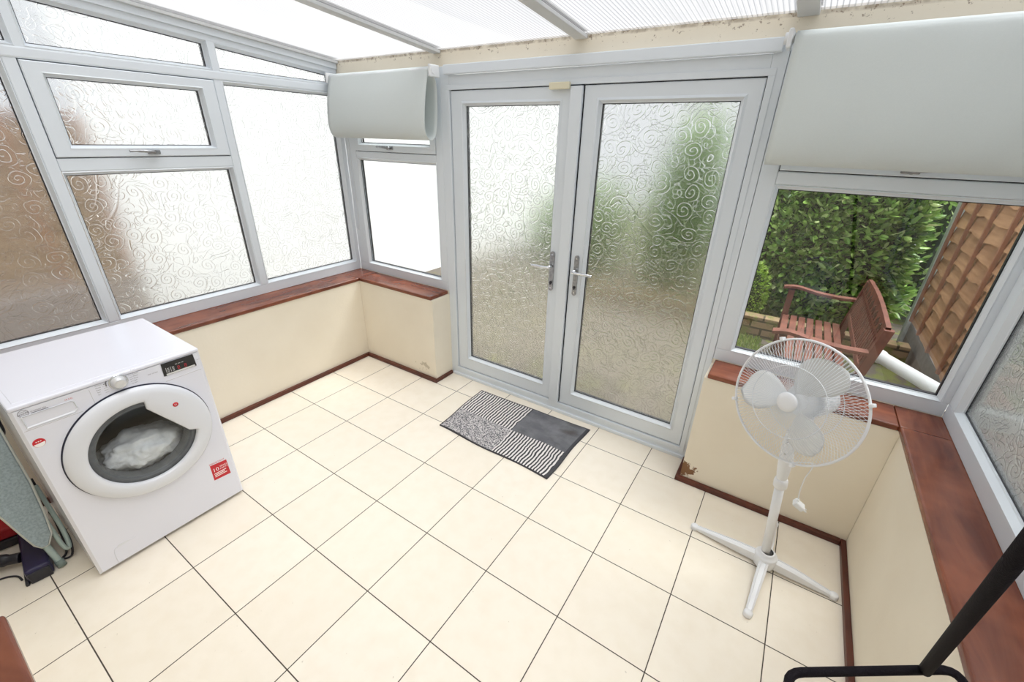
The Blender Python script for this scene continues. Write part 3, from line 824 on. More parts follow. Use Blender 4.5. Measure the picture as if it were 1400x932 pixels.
# filter flap
bm = NB()
q = catmull([fM(-1.615, .02, .0006), fM(-1.612, .085, .0006), fM(-1.600, .104, .0006), fM(-1.57, .106, .0006), fM(-1.53, .103, .0006)], 5)
add_tube(bm, q, .0011, 6)
add_prism(bm, [(-1.600, .100), (-1.590, .112), (-1.560, .112), (-1.545, .104)], fM, 0, .0015)
obj('filter_flap', bm, 'enamel_ring', WM)
for yy in (Y0+.045, Y1-.045):
    for xx in (XM-.05, XB+.06):
        bm = NB(); add_lathe(bm, [(0, 0), (.02, 0), (.02, .008), (.012, .0125), (0, .0125)], 16, Matrix.Translation((xx, yy, 0)))
        obj('foot', bm, 'dark_plastic', WM)
# detergent drawer with finger recess
bm = NB()
pr = [(-1.658, .773), (-1.524, .773), (-1.514, .783), (-1.516, .816), (-1.524, .822), (-1.66, .822)]
inner = [(-1.645, .787), (-1.532, .787), (-1.527, .791), (-1.528, .807), (-1.534, .812), (-1.646, .812)]
add_ring(bm, pr, [(u*.97+(-1.59)*.03, v*.96+.797*.04) for u, v in pr], fM, 0, .003)
add_ring(bm, [(u*.97+(-1.59)*.03, v*.96+.797*.04) for u, v in pr], inner, fM, .004, -.009)
v = [bm.verts.new(fM(*p, -.009)) for p in inner]; bm.faces.new(v)
dr = obj('detergent_drawer', bm, 'enamel_ring', WM)
# programme dial
mk = Matrix.Translation(fM(-1.378, .852-.012, 0)) @ Matrix.Rotation(pi/2, 4, 'Y')
KU, KV = -1.378, .8325
mk = Matrix.Translation(fM(KU, KV, 0)) @ Matrix.Rotation(pi/2, 4, 'Y')
bm = NB(); add_lathe(bm, [(.0315, 0), (.0315, .004), (.029, .006), (.0275, .006), (.0275, .002)], 40, mk)
obj('dial_ring', bm, 'chrome', WM)
bm = NB(); add_lathe(bm, [(.0272, .001), (.0265, .008), (.0215, .016), (.020, .024), (.016, .0275), (.010, .0265), (0, .0255)], 40, mk)
obj('programme_dial', bm, 'silver', WM)
# display
bm = NB(); qd = [(-1.228, .800), (-1.104, .800), (-1.106, .8395), (-1.226, .8395)]
qd = [(-1.232, .788), (-1.106, .788), (-1.108, .8465), (-1.230, .8465)]
add_prism(bm, qd, fM, 0, .002); ds = obj('display', bm, 'black_gloss', WM)
bm = NB()
bar(bm, fM, -1.222, -1.112, .789, .7965, .002, .0028, 0)
for i in range(5):
    bar(bm, fM, -1.214, -1.207, .801+i*.0045, .8025+i*.0045, .002, .0024, 0)
    bar(bm, fM, -1.196, -1.188, .801+i*.0045, .8025+i*.0045, .002, .0024, 0)
bar(bm, fM, -1.219, -1.2175, .800, .824, .002, .0024, 0); bar(bm, fM, -1.202, -1.2005, .800, .824, .002, .0024, 0)
for i in range(3): bar(bm, fM, -1.182+i*.012, -1.174+i*.012, .826, .828, .002, .0024, 0)
obj('display_print', bm, 'silver', ds)
bm = NB()
for u in (-1.176, -1.150):
    for (a, b, c, d) in ((0, .008, .801, .8025), (0, .008, .808, .8095), (0, .008, .815, .8165), (0, .0015, .801, .8165), (.0065, .008, .801, .8165)): bar(bm, fM, u+a, u+b, c, d, .002, .0025, 0)
obj('display_digit', bm, 'red_label', ds)
# printed programme lines and words
bm = NB()
random.seed(3)
for side in (1, -1):
  bm = NB()
  for i in range(7):
      v = KV+.030-i*.0095
      for s in (1,) if side > 0 else (-1,):
          u1_ = KU+s*(.034+.004*abs(3-i)*0); L = .016+.006*random.random()
          a, b = sorted((KU+s*.036, KU+s*(.036+L*.6)))
          bar(bm, fM, a, b, v, v+.0006, 0, .0004, 0)
          w = ['Rapid', 'Wool', 'Cottons', 'Mixed', 'Rinse', 'Spin', 'Eco'][i]
          text_bm(bm, w, .0062, lambda x, y, z, s=s, v=v, L=L: fM((KU+s*(.038+L*.6) if s > 0 else KU-.070)+x, v-.001+y, z))
  if side > 0: obj('programme_print', bm, 'grey_print', WM)
bar(bm, fM, KU-.045, KU-.037, KV+.008, KV+.010, 0, .0006, 0)
for k in range(6):
    a = radians(135+k*9); add_box(bm, KU+.038*cos(a)-.002, KU+.038*cos(a)+.002, KV+.038*sin(a)-.003, KV+.038*sin(a)+.003, 0, .0006, 0, 1, fM)
obj('programme_print', bm, 'grey_print', WM); bm = NB()
text_bm(bm, 'ONE TOUCH', .006, lambda x, y, z: fM(-1.283+x, .817+y, z))
obj('feature_print', bm, 'grey_print', WM); bm = NB()
text_bm(bm, 'WI-FI', .0045, lambda x, y, z: fM(-1.099+x, .812+y, z))
obj('feature_print', bm, 'grey_print', WM)
# round maker's mark and lines beside the drawer
bm = NB(); LU, LV = -1.648, .832
add_ring(bm, arc_pts(LU, LV, .0140, 32), arc_pts(LU, LV, .0127, 32), fM, .0005, .0005)
text_bm(bm, 'HOOVER', .0084, lambda x, y, z: fM(LU+x, LV-.0035+y+.10*x, z), align='CENTER', spacing=.82)
for dv in (.0068, -.0068): bar(bm, fM, LU-.0095, LU+.0095, LV+dv-.0004, LV+dv+.0004, 0, .0005, 0)
bar(bm, fM, -1.630, -1.585, .8245-.0010, .8245+.0012, 0, .0005, 0)
text_bm(bm, 'H-WASH 300', .007, lambda x, y, z: fM(-1.630+x, .8280+y, z))
obj('maker_mark', bm, 'grey_print', WM)
bm = NB(); text_bm(bm, '10 KG', .0085, lambda x, y, z: fM(-1.540+x, .8275+y, z)); obj('capacity_print', bm, 'red_label', WM)
# oval sticker
bm = NB(); add_prism(bm, [(-1.648+.0175*cos(2*pi*k/32), .704+.0175*sin(2*pi*k/32)) for k in range(32)], fM, 0, .0006)
st = obj('round_sticker', bm, 'red_label', WM)
bm = NB(); add_prism(bm, [(-1.648+.0155*cos(pi+pi*k/16+.1), .702+.0150*sin(pi+pi*k/16+.1)) for k in range(17)], fM, .0006, .0009)
for k in range(3): bar(bm, fM, -1.656+k*.006, -1.6525+k*.006, .708, .711, .0006, .0009, 0)
obj('sticker_print', bm, 'white_print', st)
# red guarantee label
bm = NB(); add_prism(bm, [(-1.188, .166), (-1.112, .160), (-1.113, .248), (-1.187, .256)], fM, 0, .0006)
rl = obj('guarantee_label', bm, 'red_label', WM)
bm = NB()
text_bm(bm, '10', .030, lambda x, y, z: fM(-1.183+x, .212+y-.05*x, .0006+z))
text_bm(bm, 'YEARS', .0125, lambda x, y, z: fM(-1.150+x, .224+y-.05*x, .0006+z)); text_bm(bm, 'PARTS', .0125, lambda x, y, z: fM(-1.150+x, .211+y-.05*x, .0006+z))
for i in range(3): bar(bm, fM, -1.180, -1.125-.008*(i % 2), .198-i*.009, .202-i*.009, .0006, .0009, 0)
obj('label_print', bm, 'white_print', rl)
bm = NB(); text_bm(bm, 'IMPORTANT', .0125, lambda x, y, z: fM(-1.189+x, .2585+y-.06*x, z)); obj('label_heading', bm, 'red_label', WM)
# door: bulging ring with the hand notch
def rin(a):                      # inner outline of the white ring
    base = .186
    am = radians(33)             # chord of the grip, up to the right
    d = (a-am+pi) % (2*pi)-pi
    if abs(d) < radians(47):
        ch = .112/cos(d) if abs(d) < radians(44) else 9
        return min(base, max(ch, .10))
    return base
n = 144
A = [2*pi*k/n for k in range(n)]
def ringq(fr, dd): return [(CU+fr(a)*cos(a), CV+fr(a)*sin(a)) for a in A]
bm = NB()
layers = [(lambda a: RO-.003, .001), (lambda a: RO, .008), (lambda a: RO-.002, .018), (lambda a: RO-.012, .027), (lambda a: RO-.032, .032), (lambda a: (RO-.032)*.5+rin(a)*.5, .033), (lambda a: rin(a)+.008, .031), (lambda a: rin(a)+.002, .027), (lambda a: rin(a), .014)]
rings = [[bm.verts.new(fM(CU+fr(a)*cos(a), CV+fr(a)*sin(a), d)) for a in A] for fr, d in layers]
for P_, Q_ in zip(rings, rings[1:]):
    for k in range(n):
        bm.faces.new((P_[k], P_[(k+1) % n], Q_[(k+1) % n], Q_[k])).smooth = True
DR = obj('door', bm, 'enamel_ring', WM)
bm = NB(); add_ring(bm, arc_pts(CU, CV, RO+.0035, 96), arc_pts(CU, CV, RO-.004, 96), fM, .0006, .0015)
add_ring(bm, arc_pts(CU, CV, RO+.0035, 96), arc_pts(CU, CV, RO+.0035, 96), fM, .0006, -.001)
obj('door_gap', bm, 'dark_gap', DR)
bm = NB(); add_ring(bm, arc_pts(CU, CV, .190, 96), arc_pts(CU, CV, .170, 96), fM, .010, .016); add_ring(bm, arc_pts(CU, CV, .170, 96), arc_pts(CU, CV, .160, 96), fM, .016, .006)
add_ring(bm, arc_pts(CU, CV, .160, 96), arc_pts(CU, CV, .157, 96), fM, .006, -.04)
obj('door_gasket', bm, 'rubber', DR)
bm = NB(); mg = Matrix.Translation(fM(CU, CV, 0)) @ Matrix.Rotation(pi/2, 4, 'Y')
add_lathe(bm, [(.166, .012), (.150, .020), (.12, .027), (.08, .031), (.04, .033), (0, .0335)], 64, mg)
obj('door_glass', bm, 'clear', DR)
bm = NB(); add_lathe(bm, [(.0105, .0), (.0105, .0012), (0, .0012)], 24, Matrix.Translation(fM(-1.237, .660, .0325)) @ Matrix.Rotation(pi/2, 4, 'Y'))
db = obj('door_badge', bm, 'red_label', DR)
bm = NB(); text_bm(bm, 'H', .012, lambda x, y, z: fM(-1.237-.0045+x, .6555+y, .0338+z)); obj('badge_print', bm, 'white_print', db)
# drum
bm = NB(); add_lathe(bm, [(.158, -.02), (.225, -.06), (.232, -.30), (.20, -.34), (0, -.345)], 64, mg); 
obj('drum', bm, 'steel_drum', WM)
bm = NB()
for k in range(3):
    a = radians(75+120*k)
    c = [(CU+r*cos(a+da), CV+r*sin(a+da)) for r, da in ((.228, -.13), (.228, .13), (.185, .05), (.185, -.05))]
    bm = NB(); add_prism(bm, c, fM, -.07, -.30); obj('drum_paddle', bm, 'wood_dark_int', WM)
# laundry in the drum
bm = NB()
bmesh.ops.create_icosphere(bm, subdivisions=5, radius=1)
from mathutils import noise as mn
for v in bm.verts:
    p = v.co.copy()
    r = 1+.22*mn.noise(p*2.1)+.16*abs(mn.noise(p*4.7))+.07*mn.noise(p*11)
    q = Vector((p.x*.10, p.y*.150, p.z*.085))*r
    v.co = Vector((XM-.115, CU+.005, CV-.088))+q
    d = Vector((v.co.y-CU, v.co.z-CV)); 
    if d.length > .218: d *= .218/d.length; v.co.y, v.co.z = CU+d.x, CV+d.y
for fc in bm.faces: fc.smooth = True
tag(obj('laundry_bundle', bm, 'laundry'), 'crumpled white laundry behind the washing machine door glass', 'laundry')
# hose at the side
bm = NB(); add_tube(bm, catmull([(-.13, -1.692, .80), (.02, -1.700, .70), (.06, -1.704, .62), (-.05, -1.71, .57), (-.22, -1.72, .60)], 8), .011, 10)
obj('drain_hose', bm, 'dark_plastic', WM)

# ------------------------------------------------------------------ floor clutter beside the machine
IB = thing('ironing_board', 'folded ironing board with pale grey green cover, upright beside the washing machine', 'ironing board', (.2, -1.78, 0))
fI = lambda u, v, d: (.235-.22*v-d, u, v)     # board leans back towards the left wall
oR = [(.118, -1.758), (.16, -1.735), (.26, -1.722), (.40, -1.711), (.60, -1.708), (.95, -1.708), (1.2, -1.712), (1.28, -1.73)]
oL = [(.118, -1.776), (.14, -1.790), (.20, -1.803), (.30, -1.822), (.42, -1.85), (.60, -1.885), (.95, -1.915), (1.2, -1.91), (1.28, -1.89)]
out_ = [(u, v) for v, u in oR]+[(u, v) for v, u in oL[::-1]]
bm = NB(); cz = .7; cu_ = -1.80
add_ring(bm, out_, [(u+(cu_-u)*.06, v+(cz-v)*.01) for u, v in out_], fI, -.008, -.016)
v = [bm.verts.new(fI(u+(cu_-u)*.06, v_+(cz-v_)*.01, -.016)) for u, v_ in out_]; bm.faces.new(v)
obj('board_cover', bm, 'board_cloth', IB)
bm = NB(); add_ring(bm, out_, out_, fI, -.010, .012); v = [bm.verts.new(fI(u, v_, .012)) for u, v_ in out_]; bm.faces.new(v)
add_tube(bm, [fI(u, v_, -.004) for u, v_ in out_], .0065, 8, closed=True)
obj('board_rim', bm, 'board_rim', IB)
bm = NB(); add_tube(bm, catmull([(.234, -1.757, .014), (.205, -1.765, .10), (.150, -1.785, .32), (.06, -1.83, .75)], 6), .0125, 12); lg = obj('leg', bm, 'board_tube', IB)
bm = NB(); add_tube(bm, [(.242, -1.7555, .0015), (.231, -1.758, .030)], .0155, 14); obj('foot_cap', bm, 'tube_cap', lg)
bm = NB(); add_tube(bm, catmull([(.14, -1.725, .36), (.165, -1.728, .24), (.195, -1.727, .12), (.212, -1.722, .062), (.205, -1.708, .055), (.17, -1.700, .13), (.13, -1.700, .23), (.09, -1.702, .34)], 6), .0085, 10); obj('leg', bm, 'board_tube', IB)

VC = thing('vacuum_head', 'dark blue vacuum cleaner floor head lying on tiles below the ironing board tip', 'vacuum cleaner', (.1, -1.8, 0))
f = Matrix.Translation((.095, -1.805, .036)) @ Matrix.Rotation(radians(-7), 4, 'Z')
bm = NB(); add_box(bm, -.158, .158, -.036, .044, -.0355, .030, .016, 4, f); obj('head_shell', bm, 'navy', VC)
bm = NB(); add_box(bm, .150, .166, -.030, .038, -.0355, .016, .006, 2, f); add_box(bm, -.165, .165, -.046, -.034, -.0355, -.022, .003, 2, f); obj('head_bumper', bm, 'dark_plastic', VC)
bm = NB(); add_tube(bm, catmull([(.10, -1.845, .045), (.075, -1.885, .050), (.045, -1.915, .055), (.02, -1.935, .075)], 6), [.022]*6+[.026]*4+[.02]*9, 14); obj('neck', bm, 'dark_plastic', VC)
RC = thing('red_case', 'glossy red plastic case with black base on the floor behind the vacuum head', 'case', (-.1, -1.83, 0))
f = Matrix.Translation((-.172, -1.822, .06)) @ Matrix.Rotation(radians(-12), 4, 'Z')
bm = NB(); add_box(bm, -.09, .10, -.085, .08, -.015, .045, .018, 4, f); obj('case_lid', bm, 'red_plastic', RC)
bm = NB(); add_box(bm, -.095, .105, -.09, .085, -.0595, -.014, .010, 3, f); obj('case_base', bm, 'dark_plastic', RC)
bm = NB(); add_tube(bm, catmull([(.02, -1.700, .34), (.06, -1.698, .22), (.13, -1.695, .13), (.19, -1.697, .07), (.215, -1.715, .010), (.20, -1.745, .006), (.15, -1.72, .006), (-.1, -1.700, .006), (-.2, -1.700, .006)], 8), .0045, 8)
tag(obj('power_cable', bm, 'dark_plastic'), 'black cable looping down beside the washing machine side', 'cable')
bm = NB(); add_tube(bm, catmull([(.20, -1.872, .006), (.16, -1.878, .004), (.13, -1.90, .004), (.10, -1.94, .004), (.02, -1.95, .004)], 8), .0038, 8)
tag(obj('power_cable', bm, 'dark_plastic'), 'thin grey cable trailing on tiles in front of the vacuum head', 'cable')

# ------------------------------------------------------------------ rug
bm = NB(); NU, NV = 60, 36
c00, c10, c11, c01 = Vector((.905, -.042, 0)), Vector((1.747, -.063, 0)), Vector((1.758, .500, 0)), Vector((.869, .475, 0))
uvl = bm.loops.layers.uv.new('UVMap'); G = {}
for j in range(NV+1):
    for i in range(NU+1):
        u, v = i/NU, j/NV
        p = c00*(1-u)*(1-v)+c10*u*(1-v)+c11*u*v+c01*(1-u)*v
        p.y += .006*sin(u*9+1)*(1-v); p.x += .004*sin(v*8)
        lift = .0035*max(0, sin(u*7.5+v*3))*(1-v)+.002*max(0, sin(u*13-v*5))
        G[i, j] = (bm.verts.new((p.x, p.y, .006+lift)), (u, v))
for j in range(NV):
    for i in range(NU):
        q = [G[i, j], G[i+1, j], G[i+1, j+1], G[i, j+1]]
        fc = bm.faces.new([a[0] for a in q]); fc.smooth = True
        for l, a in zip(fc.loops, q): l[uvl].uv = a[1]
per = [G[i, 0] for i in range(NU+1)]+[G[NU, j] for j in range(1, NV+1)]+[G[i, NV] for i in range(NU-1, -1, -1)]+[G[0, j] for j in range(NV-1, 0, -1)]
low = [bm.verts.new((a[0].co.x, a[0].co.y, .0008)) for a in per]
for i in range(len(per)):
    k = (i+1) % len(per)
    fc = bm.faces.new((per[i][0], low[i], low[k], per[k][0]))
    for l in fc.loops: l[uvl].uv = (0, 0)
tag(obj('door_mat', bm, 'rug', normals=False), 'grey patchwork mat of striped, speckled and plain squares before the double doors', 'mat')

# ------------------------------------------------------------------ pedestal fan
FX, FY = 2.836, .030
FAN = thing('pedestal_fan', 'white pedestal fan on a cross base in the right corner below the bench window', 'fan', (FX, FY, 0))
legs = [(2.513, .062), (2.806, -.285), (3.118, .020), (2.862, .325)]
for (lx, ly) in legs:
    d = Vector((lx-FX, ly-FY, 0)); L = d.length; d.normalize(); s = Vector((-d.y, d.x, 0))
    bm = NB(); secs = []
    for t, w, h0, h1 in ((.03, .019, .012, .060), (.12, .018, .010, .052), (L-.03, .013, .006, .026), (L-.008, .011, .005, .022)):
        c = Vector((FX, FY, 0))+d*t
        prof = [(-w, h0), (w, h0), (w, h1-.006), (w*.55, h1-.001), (w*.45, h1-.005), (-w*.45, h1-.005), (-w*.55, h1-.001), (-w, h1-.006)]
        secs.append([bm.verts.new(c+s*a+Vector((0, 0, b))) for a, b in prof])
    for A_, B_ in zip(secs, secs[1:]):
        for k in range(8): bm.faces.new((A_[k], A_[(k+1) % 8], B_[(k+1) % 8], B_[k]))
    bm.faces.new(secs[0][::-1]); bm.faces.new(secs[-1])
    lg = obj('leg', bm, 'fan_white', FAN)
    bm = NB(); c = Vector((FX, FY, 0))+d*(L-.012)
    add_lathe(bm, [(0, .0005), (.017, .0005), (.018, .008), (.017, .020), (.013, .024), (0, .024)], 20, Matrix.Translation(c)); obj('foot_cap', bm, 'fan_white', lg)
lean = Vector((-.055, .002, .55))
def fp(z): return Vector((FX, FY, 0))+lean*(z/.55)
bm = NB(); add_lathe(bm, [(.044, .012), (.047, .02), (.046, .064), (.042, .070), (.034, .071), (.033, .082), (.026, .086), (.024, .086)], 36, Matrix.Translation((FX, FY, 0))); obj('base_hub', bm, 'fan_white', FAN)
bm = NB(); add_tube(bm, [fp(.07), fp(.47)], .0185, 20); obj('pole', bm, 'fan_white', FAN)
bm = NB(); add_tube(bm, [fp(.445), fp(.452), fp(.478), fp(.488), fp(.492)], [.022, .0265, .0265, .024, .020], 24); obj('height_collar', bm, 'fan_white', FAN)
HC = Vector((2.720, -.166, .9545)); HN = Vector((-.50, -.84, .20)).normalized()
HA = HN.cross(Vector((0, 0, 1))).normalized(); HB = HA.cross(HN)*1.
if HB.z < 0: HB = -HB
HR = .215
mot = HC-HN*.13
# neck: tapering column up to the motor with control box
bm = NB(); NK = catmull([fp(.48), fp(.60), fp(.72), mot+Vector((0, 0, -.10)), mot+Vector((0, 0, -.04))], 5)
add_tube(bm, NK, [.017+.009*math.sin(pi*min(1, i/9)) for i in range(len(NK))], 18); nk = obj('neck', bm, 'fan_white', FAN)
bm = NB(); c = NK[9]
for i in range(4):
    t = NK[6+i*2]; o = Vector((-.3, -.95, 0)).normalized()
    bm = NB(); add_tube(bm, [t+o*.020, t+o*.0275], .0045, 10); obj('speed_button', bm, 'silver', nk)
mH = Matrix.Translation(HC) @ Matrix((HA, HB, HN)).transposed().to_4x4()   # local z = facing direction
bm = NB(); add_lathe(bm, [(0, -.215), (.035, -.212), (.052, -.195), (.058, -.16), (.060, -.10), (.062, -.062), (.03, -.058), (0, -.058)], 36, mH)
mt = obj('motor_housing', bm, 'fan_white', FAN)
for i in range(6):
    a = 2*pi*i/6+.3; bm = NB(); add_tube(bm, [mH @ Vector((.018*cos(a), .018*sin(a), -.2150)), mH @ Vector((.034*cos(a), .034*sin(a), -.2140))], .0035, 6)
    obj('vent_slot', bm, 'dark_plastic', mt)
def guard(name, sgn, depth, nw):
    bm = NB()
    def prof(t):                      # t 0 centre..1 rim -> r, h
        r = .033+(HR-.033)*t
        h = sgn*depth*(1-max(0, t-.25)**2.6*(1/.75**2.6)) if True else 0
        return r, h
    for k in range(nw):
        a0 = 2*pi*k/nw
        pts = []
        for i in range(8):
            t = i/7; r, h = prof(t); a = a0+sgn*.22*(1-t)
            pts.append(mH @ Vector((r*cos(a), r*sin(a), h)))
        add_tube(bm, pts, .00078, 4, caps=False)
    for t, rr in ((.0, .0018), (.5, .0013), (1., .0022)):
        r, h = prof(t)
        add_tube(bm, [mH @ Vector((r*cos(2*pi*k/64), r*sin(2*pi*k/64), h)) for k in range(64)], rr, 6, closed=True)
    return obj(name, bm, 'wire', FAN)
guard('rear_guard', -1, .060, 110)
guard('front_guard', 1, .047, 120)
bm = NB(); add_tube(bm, [mH @ Vector(((HR+.001)*cos(2*pi*k/72), (HR+.001)*sin(2*pi*k/72), 0)) for k in range(72)], .0042, 8, closed=True)
obj('guard_rim', bm, 'fan_white', FAN)
bm = NB(); add_lathe(bm, [(.034, .042), (.034, .048), (.030, .0525), (.018, .0545), (0, .055)], 32, mH); obj('guard_badge', bm, 'fan_white', FAN)
for a in (pi*.31, -pi*.15, pi*.85, -pi*.62):
    bm = NB(); c = mH @ Vector(((HR+.006)*cos(a), (HR+.006)*sin(a), 0)); add_box(bm, -.007, .007, -.006, .006, -.011, .011, .003, 2, Matrix.Translation(c) @ mH.to_3x3().to_4x4() @ Matrix.Rotation(a, 4, 'Z')); obj('guard_clip', bm, 'fan_white', FAN)
bm = NB(); add_lathe(bm, [(0, .030), (.024, .028), (.032, .018), (.033, -.02), (.03, -.03), (0, -.03)], 28, mH); obj('blade_hub', bm, 'fan_white', FAN)
for ang in (106, 226, 346):
    bm = NB(); rows = []
    for i in range(15):
        t = i/14; r = .026+.160*t
        w = [.30, .55, .78, .92, 1.00, 1.04, 1.05, 1.04, 1.02, .98, .92, .84, .72, .54, .28][i]
        row = []
        for k in range(9):
            s = k/8-.5
            a = radians(ang)+s*2*w*.62*(.9 if t < .95 else .8)+.12*t
            tw = s*.075*(1-.25*t)+.01*cos(s*3)
            row.append(mH @ Vector((r*cos(a), r*sin(a), -tw*.75)))
        rows.append(row)
    V = [[[bm.verts.new(p+HN*o) for p in row] for row in rows] for o in (.0010, -.0010)]
    for side in (0, 1):
        for i in range(14):
            for k in range(8): bm.faces.new((V[side][i][k], V[side][i][k+1], V[side][i+1][k+1], V[side][i+1][k])).smooth = True
    def edge(seq0, seq1):
        for a, b, c, d in zip(seq0, seq0[1:], seq1[1:], seq1): bm.faces.new((a, b, c, d))
    edge(V[0][0], V[1][0]); edge(V[0][-1], V[1][-1]); edge([r[0] for r in V[0]], [r[0] for r in V[1]]); edge([r[-1] for r in V[0]], [r[-1] for r in V[1]])
    obj('blade', bm, 'blade', FAN)
# flex and plug hooked on the pole
bm = NB(); add_tube(bm, catmull([NK[4]+Vector((.02, .01, 0)), (2.868, .045, .60), (2.862, .045, .52), (2.862, .040, .455), (2.868, .035, .41)], 8), .0022, 8); fx = obj('power_flex', bm, 'white_plastic', FAN)
bm = NB(); add_box(bm, -.018, .026, -.018, .018, -.012, .012, .007, 3, Matrix.Translation((2.872, .035, .392)) @ Matrix.Rotation(.5, 4, 'Y'))
add_tube(bm, [(2.866, .035, .418), (2.869, .035, .400)], .006, 10)
for a in (-.007, .007): add_box(bm, .024, .040, a-.002, a+.002, -.003, .003, .001, 1, Matrix.Translation((2.872, .035, .392)) @ Matrix.Rotation(.5, 4, 'Y'))
obj('plug', bm, 'white_plastic', fx)

# ------------------------------------------------------------------ black tubular stand, lower right
TS = thing('tubular_stand', 'black padded tubular metal stand with a slanting rod in the near right corner', 'stand', (2.98, -1.05, 0))
c = [Vector((2.772, -1.040, .800)), Vector((3.078, -.826, .800)), Vector((3.098, -1.09, .800)), Vector((2.90, -1.27, .800))]
def rounded(cs, r=.045, n=6):
    out = []
    for i in range(len(cs)):
        p, a, b = cs[i], cs[i-1], cs[(i+1) % len(cs)]
        p0 = p+(a-p).normalized()*r; p1 = p+(b-p).normalized()*r
        for k in range(n+1):
            t = k/n; out.append(p0*(1-t)**2+p*2*t*(1-t)+p1*t*t)
    return out
bm = NB(); add_tube(bm, rounded(c), .0085, 14, closed=True); obj('loop_frame', bm, 'black_tube', TS)
j0 = Vector((3.016, -.872, .802)); j1 = Vector((2.903, -1.107, 1.316))
bm = NB(); add_tube(bm, [j0, j0+(j1-j0)*1.45], .0105, 16); obj('slanting_rod', bm, 'black_tube', TS)
for a, b in ((Vector((2.80, -1.07, .797)), Vector((2.86, -1.42, .010))), (Vector((2.915, -1.25, .797)), Vector((2.93, -1.60, .010))), (Vector((3.08, -1.05, .797)), Vector((3.08, -1.45, .010)))):
    bm = NB(); add_tube(bm, [a, b], .0085, 12); lg = obj('leg', bm, 'black_tube', TS)
    bm = NB(); add_tube(bm, [b+Vector((0, 0, -.0095)), b+Vector((0, 0, .018))], .012, 12); obj('foot_cap', bm, 'dark_plastic', lg)

# ------------------------------------------------------------------ garden
GZ = -.10
bm = NB(); add_box(bm, -6, 9, .67, 12, GZ-.05, GZ); add_box(bm, -6, -.57, -6, .67, GZ-.05, GZ); add_box(bm, 3.41, 9, -6, .67, GZ-.05, GZ)
struct(obj('ground', bm, 'ground'), 'mossy paved patio outside the windows', 'ground')

# fence on the right, panel by panel
def lap_panel(T, x, y0, y1, z0, z1, mat='fence', side=-1, hh=.135, seed=1):
    rnd = random.Random(seed)
    bm = NB(); z = z0; k = 0
    while z < z1-.02:
        nseg = 14; lo = []; 
        ph = rnd.random()*9
        for i in range(nseg+1):
            y = y0+(y1-y0)*i/nseg
            zl = z+.010*sin(i*1.1+ph)+.006*sin(i*2.7+ph*2)
            lo.append((y, zl))
        zt_ = min(z+hh+.03, z1+.01)
        a = [bm.verts.new((x+side*.034, y, zl)) for y, zl in lo]; b = [bm.verts.new((x+side*.004, y, zt_)) for y, _ in lo]
        a2 = [bm.verts.new((x+side*.006, y, zl)) for y, zl in lo]
        for i in range(nseg):
            bm.faces.new((a[i], a[i+1], b[i+1], b[i])); bm.faces.new((a[i], a2[i], a2[i+1], a[i+1])); bm.faces.new((a2[i], b[i], b[i+1], a2[i+1]))
        z += hh
    obj('lap_boards', bm, mat, T)
    for t in (.0, .27, .52, .77, 1.):
        bm = NB(); y = y0+.02+(y1-y0-.04)*t; add_box(bm, x+side*.055, x+side*.030, y-.014, y+.014, z0, z1+.01, .003, 2); obj('batten', bm, 'brown_timber', T)
    bm = NB(); add_box(bm, x-.035, x+.035, y0, y1, z1+.01, z1+.035, .004); obj('capping', bm, 'brown_timber', T)
spans = [(1.95, 3.76)]
for i, (a, b) in enumerate(spans):
    T = thing('garden_fence', ['brown overlapping board fence panel behind the garden bench, right of the pale post', 'brown fence panel beyond the pale post, behind the hedge end'][i], 'fence', (3.80, (a+b)/2, GZ), 'garden fence panels')
    lap_panel(T, 3.80, a, b, .20, 1.95, seed=i)
    bm = NB(); add_box(bm, 3.775, 3.825, a-.02, b+.02, GZ, .185, .004)
    obj('gravel_board', bm, 'concrete', T)['label'] = 'grey concrete gravel board'
for y, lab in ((3.83, 'pale fence post at the far end of the fence behind the bench'), (1.88, 'pale fence post nearest the far right window')):
    bm = NB(); add_box(bm, 3.745, 3.845, y-.045, y+.045, GZ, 2.05, .008); tag(obj('fence_post', bm, 'post'), lab, 'post', 'fence posts')
bm = NB(); add_box(bm, 3.85, 3.95, -2.2, 1.82, GZ, 1.9); tag(obj('garden_wall', bm, 'render_wall'), 'pale rendered garden wall beyond the far right obscure window', 'wall')

# left side: brown fence then white neighbour wall
for i, (a, b) in enumerate([(-4.2, -2.45), (-2.35, -.62)]):
    T = thing('garden_fence', ['brown fence panel outside the left windows, half hidden beyond the frame edge', 'brown fence panel blurred behind the left obscure glass above the washing machine'][i], 'fence', (-1.80, (a+b)/2, GZ), 'garden fence panels')
    lap_panel(T, -1.80, a, b, .72, 1.80, mat='fence_dull', side=1, seed=i+5)
    bm = NB(); add_box(bm, -1.83, -1.77, a-.03, b+.03, GZ, .70, .004)
    obj('gravel_board', bm, 'concrete', T)['label'] = 'grey concrete base boards'
bm = NB(); add_box(bm, -2.1, -1.95, -.55, 7.5, GZ, 3.2); tag(obj('neighbour_wall', bm, 'render_wall'), 'bright white rendered neighbour wall outside the left corner windows', 'wall')

# pale waste pipe
bm = NB(); pp = [Vector((3.285, 2.03, .40)), Vector((3.60, 1.56, .40))]
dd = (pp[1]-pp[0]).normalized()
add_tube(bm, [pp[0], pp[0]+dd*.05, pp[0]+dd*.0501, pp[1]], [.050, .050, .043, .043], 20)
add_tube(bm, [pp[1]-dd*.02+Vector((0, 0, .02)), Vector((pp[1].x, pp[1].y, GZ))-dd*.02], .043, 20)
tag(obj('drain_pipe', bm, 'white_plastic'), 'white plastic drain pipe lying low in front of the fence by the bench', 'pipe')

